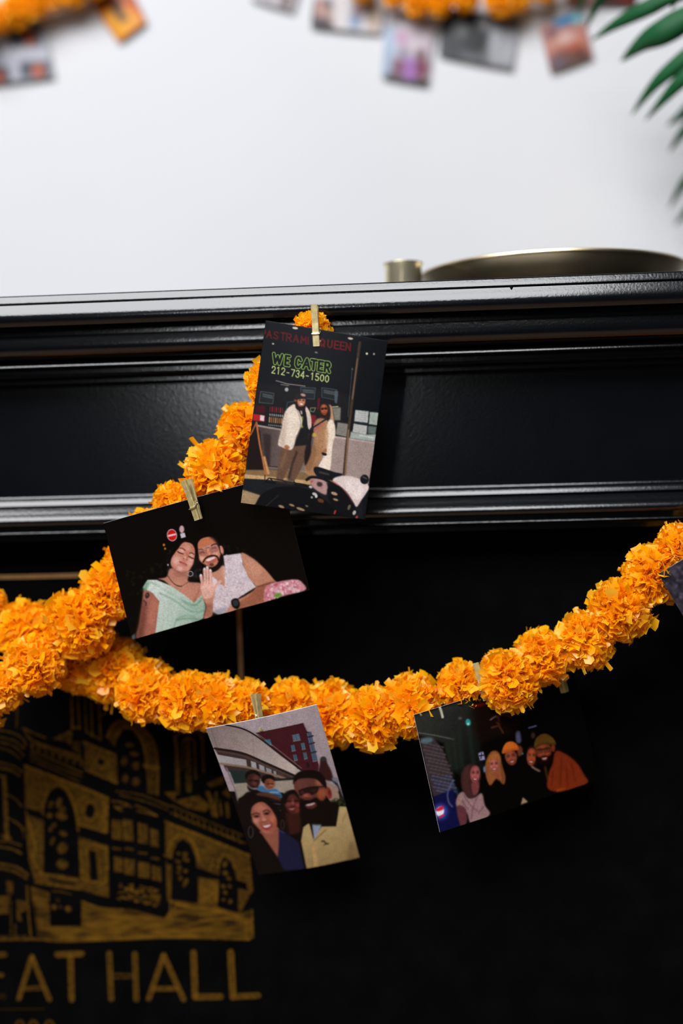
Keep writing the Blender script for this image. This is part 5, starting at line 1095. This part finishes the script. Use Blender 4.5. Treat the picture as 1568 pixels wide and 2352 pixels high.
def p7(A):
    A.ell(1292, 45, 26, 16, (20, 130, 190), -20, 5); A.ell(1325, 42, 16, 14, (120, 196, 210), 0, 5); A.ell(1268, 78, 16, 14, (110, 62, 70), 0, 5); A.ell(1300, 100, 40, 26, (206, 140, 120), -20, 7); A.ell(1312, 118, 30, 18, (186, 92, 66), -20, 6); A.ell(1285, 130, 22, 18, (150, 78, 66), -20, 6)
    A.poly([(1258, 140), (1340, 110), (1358, 134), (1264, 168)], (104, 70, 62), 6); A.ell(1280, 146, 14, 12, (92, 80, 104), 0, 5); A.ell(1300, 88, 22, 12, (222, 186, 180), -15, 5)
wall_print([(1238, 62), (1336, 22), (1362, 132), (1264, 168)], 'colourful beach photo print on the wall left of the palm leaves', p7, 60, 66, (190, 130, 120))
def p8(A):
    A.poly([(1300, -90), (1372, -90), (1360, 14), (1296, 14)], (216, 160, 156), 8); A.poly([(1372, -90), (1476, -90), (1460, 16), (1376, 16)], (66, 22, 24), 6); A.ell(1440, -6, 20, 20, (110, 44, 34), 0, 6)
wall_print([(1316, -92), (1474, -84), (1458, 14), (1298, 10)], 'dark red and pink photo print behind the palm leaves at the top', p8, 70, 50, (150, 80, 80))

# ------------------------------------------------------------------ brass things on the shelf
by = 0.20
bc = P(1267, 640, by); bz = SHELF_Z
rim_r = 299 * px_m(by); rim_h = P(1250, 575, by - rim_r).z - bz
d_ = root('brass_dish', (bc.x, bc.y, bz), 'wide shallow polished brass dish on the mantel shelf', 'dish')
q = MB()
ro = [(0.055, 0.0), (0.075, 0.0005), (0.098, rim_h * .30), (rim_r * .93, rim_h * .68), (rim_r * .985, rim_h * .90)]
rimc = [(rim_r * .995, rim_h * .95), (rim_r, rim_h * .98), (rim_r * .997, rim_h), (rim_r * .985, rim_h)]
ri = [(rim_r * .965, rim_h * .88), (rim_r * .91, rim_h * .68), (0.093, rim_h * .34), (0.072, 0.004), (0.02, 0.003)]
q.lathe(ro + rimc + ri, (bc.x, bc.y, bz), 96); q.build('bowl', M_brass, d_, sharp=60)
q = MB(); ring = [(bc.x + (rim_r - .0004) * math.cos(2 * PI * k / 96), bc.y + (rim_r - .0004) * math.sin(2 * PI * k / 96), bz + rim_h - .0004) for k in range(97)]
q.tube(ring, 0.0017, 8); q.build('rolled_rim', M_brass, d_)

cy_ = 0.135
cc = P(926, 640, cy_); cr_ = 42 * px_m(cy_); ch_ = P(926, 599, cy_ - cr_).z - SHELF_Z
c_ = root('brass_candle_cup', (cc.x, cc.y, SHELF_Z), 'small brass candle cup beside the brass dish on the shelf', 'candle holder')
q = MB(); q.lathe([(cr_ * .96, 0), (cr_, 0.001), (cr_, ch_ * .90), (cr_ * 1.07, ch_ * .97), (cr_ * 1.07, ch_), (cr_ * .95, ch_), (cr_ * .90, ch_ * .9), (cr_ * .90, 0.004), (0.002, 0.0035)], (cc.x, cc.y, SHELF_Z), 40); q.build('cup', M_cup, c_, sharp=35)
q = MB(); q.tube([(cc.x + (cr_ * 1.05) * math.cos(2 * PI * k / 40), cc.y + (cr_ * 1.05) * math.sin(2 * PI * k / 40), SHELF_Z + ch_) for k in range(41)], 0.0009, 6); q.build('rim', M_cup, c_)

# ------------------------------------------------------------------ palm in a pot, reaching in from the right
pp = Vector((0.56, 0.24, SHELF_Z))
pl = root('potted_palm', pp, 'green palm with narrow pointed leaves reaching in from the right edge', 'plant')
q = MB(); q.lathe([(0.055, 0), (0.060, 0.002), (0.078, 0.12), (0.084, 0.128), (0.084, 0.140), (0.074, 0.140), (0.072, 0.118), (0.01, 0.116)], pp, 40); q.build('pot', M_pot, pl, sharp=40)
q = MB(); q.lathe([(0.070, 0.116), (0.070, 0.122), (0.04, 0.126), (0.004, 0.127)], pp, 24); q.build('soil', M_soil, pl)
top = pp + Vector((-0.01, 0, 0.12))
ra = [top, Vector((0.545, .24, SHELF_Z + .2)), P(1720, 300, .235), P(1690, 150, .23), P(1660, 10, .225), P(1610, -120, .22)]
rb = [top, Vector((0.54, .25, SHELF_Z + .16)), P(1740, 470, .26), P(1690, 380, .27), P(1650, 300, .28)]
q = MB(); q.tube(ra, .003, 8, rs=[.0045, .004, .0035, .003, .0025, .0012]); q.build('frond_stem', M_stem, pl)
q = MB(); q.tube(rb, .003, 8, rs=[.0045, .004, .0034, .0026, .0012]); q.build('frond_stem', M_stem, pl)
def leaflet(pts, width, tilt=.35):
    """pts: (photo x, y, depth) from base to tip; a folded blade with a mid rib"""
    pc = spline([P(x, y, Y)[:] for x, y, Y in pts], False, 6) if len(pts) > 2 else None
    pc = [Vector(p) for p in pc]; n = len(pc); v = []; f = []; view = None
    for i, p in enumerate(pc):
        t = (pc[min(i + 1, n - 1)] - pc[max(i - 1, 0)]).normalized(); vd = (p - CAM).normalized()
        s_ = t.cross(vd).normalized(); nn = s_.cross(t).normalized()
        u = i / (n - 1); hw = width / 2 * px_m(p.y) * (min(1, .35 + 1.6 * u) if u < .4 else 1) * max(.02, (1 - ((u - .4) / .6) ** 1.7 if u > .4 else 1))
        v += [p + s_ * hw - nn * hw * tilt, p + s_ * hw * .06 + nn * hw * .1, p - s_ * hw - nn * hw * tilt * .6, p - s_ * hw * .02 + nn * (hw * .1 + .0006)]
    for i in range(n - 1):
        a = i * 4; b = a + 4
        f += [(a, a + 1, b + 1, b), (a + 1, a + 2, b + 2, b + 1), (a, b, b + 3, a + 3), (a + 3, b + 3, b + 2, a + 2)]
    mb = MB(); mb.add(v, f); return mb.build('leaflet', M_leaf, pl, sharp=None)
LY = .24
for pts, wd in (([(1650, -60, .225), (1480, -50, LY), (1390, -12, .27), (1362, 30, .29), (1345, 68, .31)], 22),
                ([(1640, -80, .225), (1440, -60, LY), (1350, -15, .27), (1326, 28, .29)], 16),
                ([(1665, -20, .226), (1560, -12, LY), (1475, 24, .255), (1410, 58, .28), (1356, 94, .31)], 38),
                ([(1672, 20, .227), (1600, 30, LY), (1525, 72, .25), (1476, 98, .27), (1424, 142, .31)], 62),
                ([(1680, 70, .229), (1630, 95, LY), (1566, 140, .25), (1503, 194, .27), (1448, 266, .31)], 42),
                ([(1690, 115, .23), (1640, 128, LY), (1572, 178, .25), (1527, 224, .27), (1480, 278, .31)], 36),
                ([(1672, -10, .227), (1620, -20, .24), (1560, -5, .25), (1540, 22, .26)], 24),
                ([(1690, 150, .23), (1640, 180, .30), (1580, 250, .36), (1530, 290, .40)], 34),
                ([(1700, 210, .232), (1640, 230, .30), (1575, 295, .36), (1535, 350, .40)], 30),
                ([(1655, 300, .28), (1610, 380, .33), (1570, 420, .38), (1535, 480, .42)], 26),
                ([(1680, 370, .27), (1625, 440, .33), (1580, 480, .38), (1548, 520, .42)], 22),
                ([(1690, 100, .23), (1760, 60, .2), (1850, 90, .2), (1930, 160, .2)], 50),
                ([(1670, 20, .227), (1760, -40, .22), (1850, -30, .22), (1930, 20, .22)], 50)):
    leaflet(pts, wd)
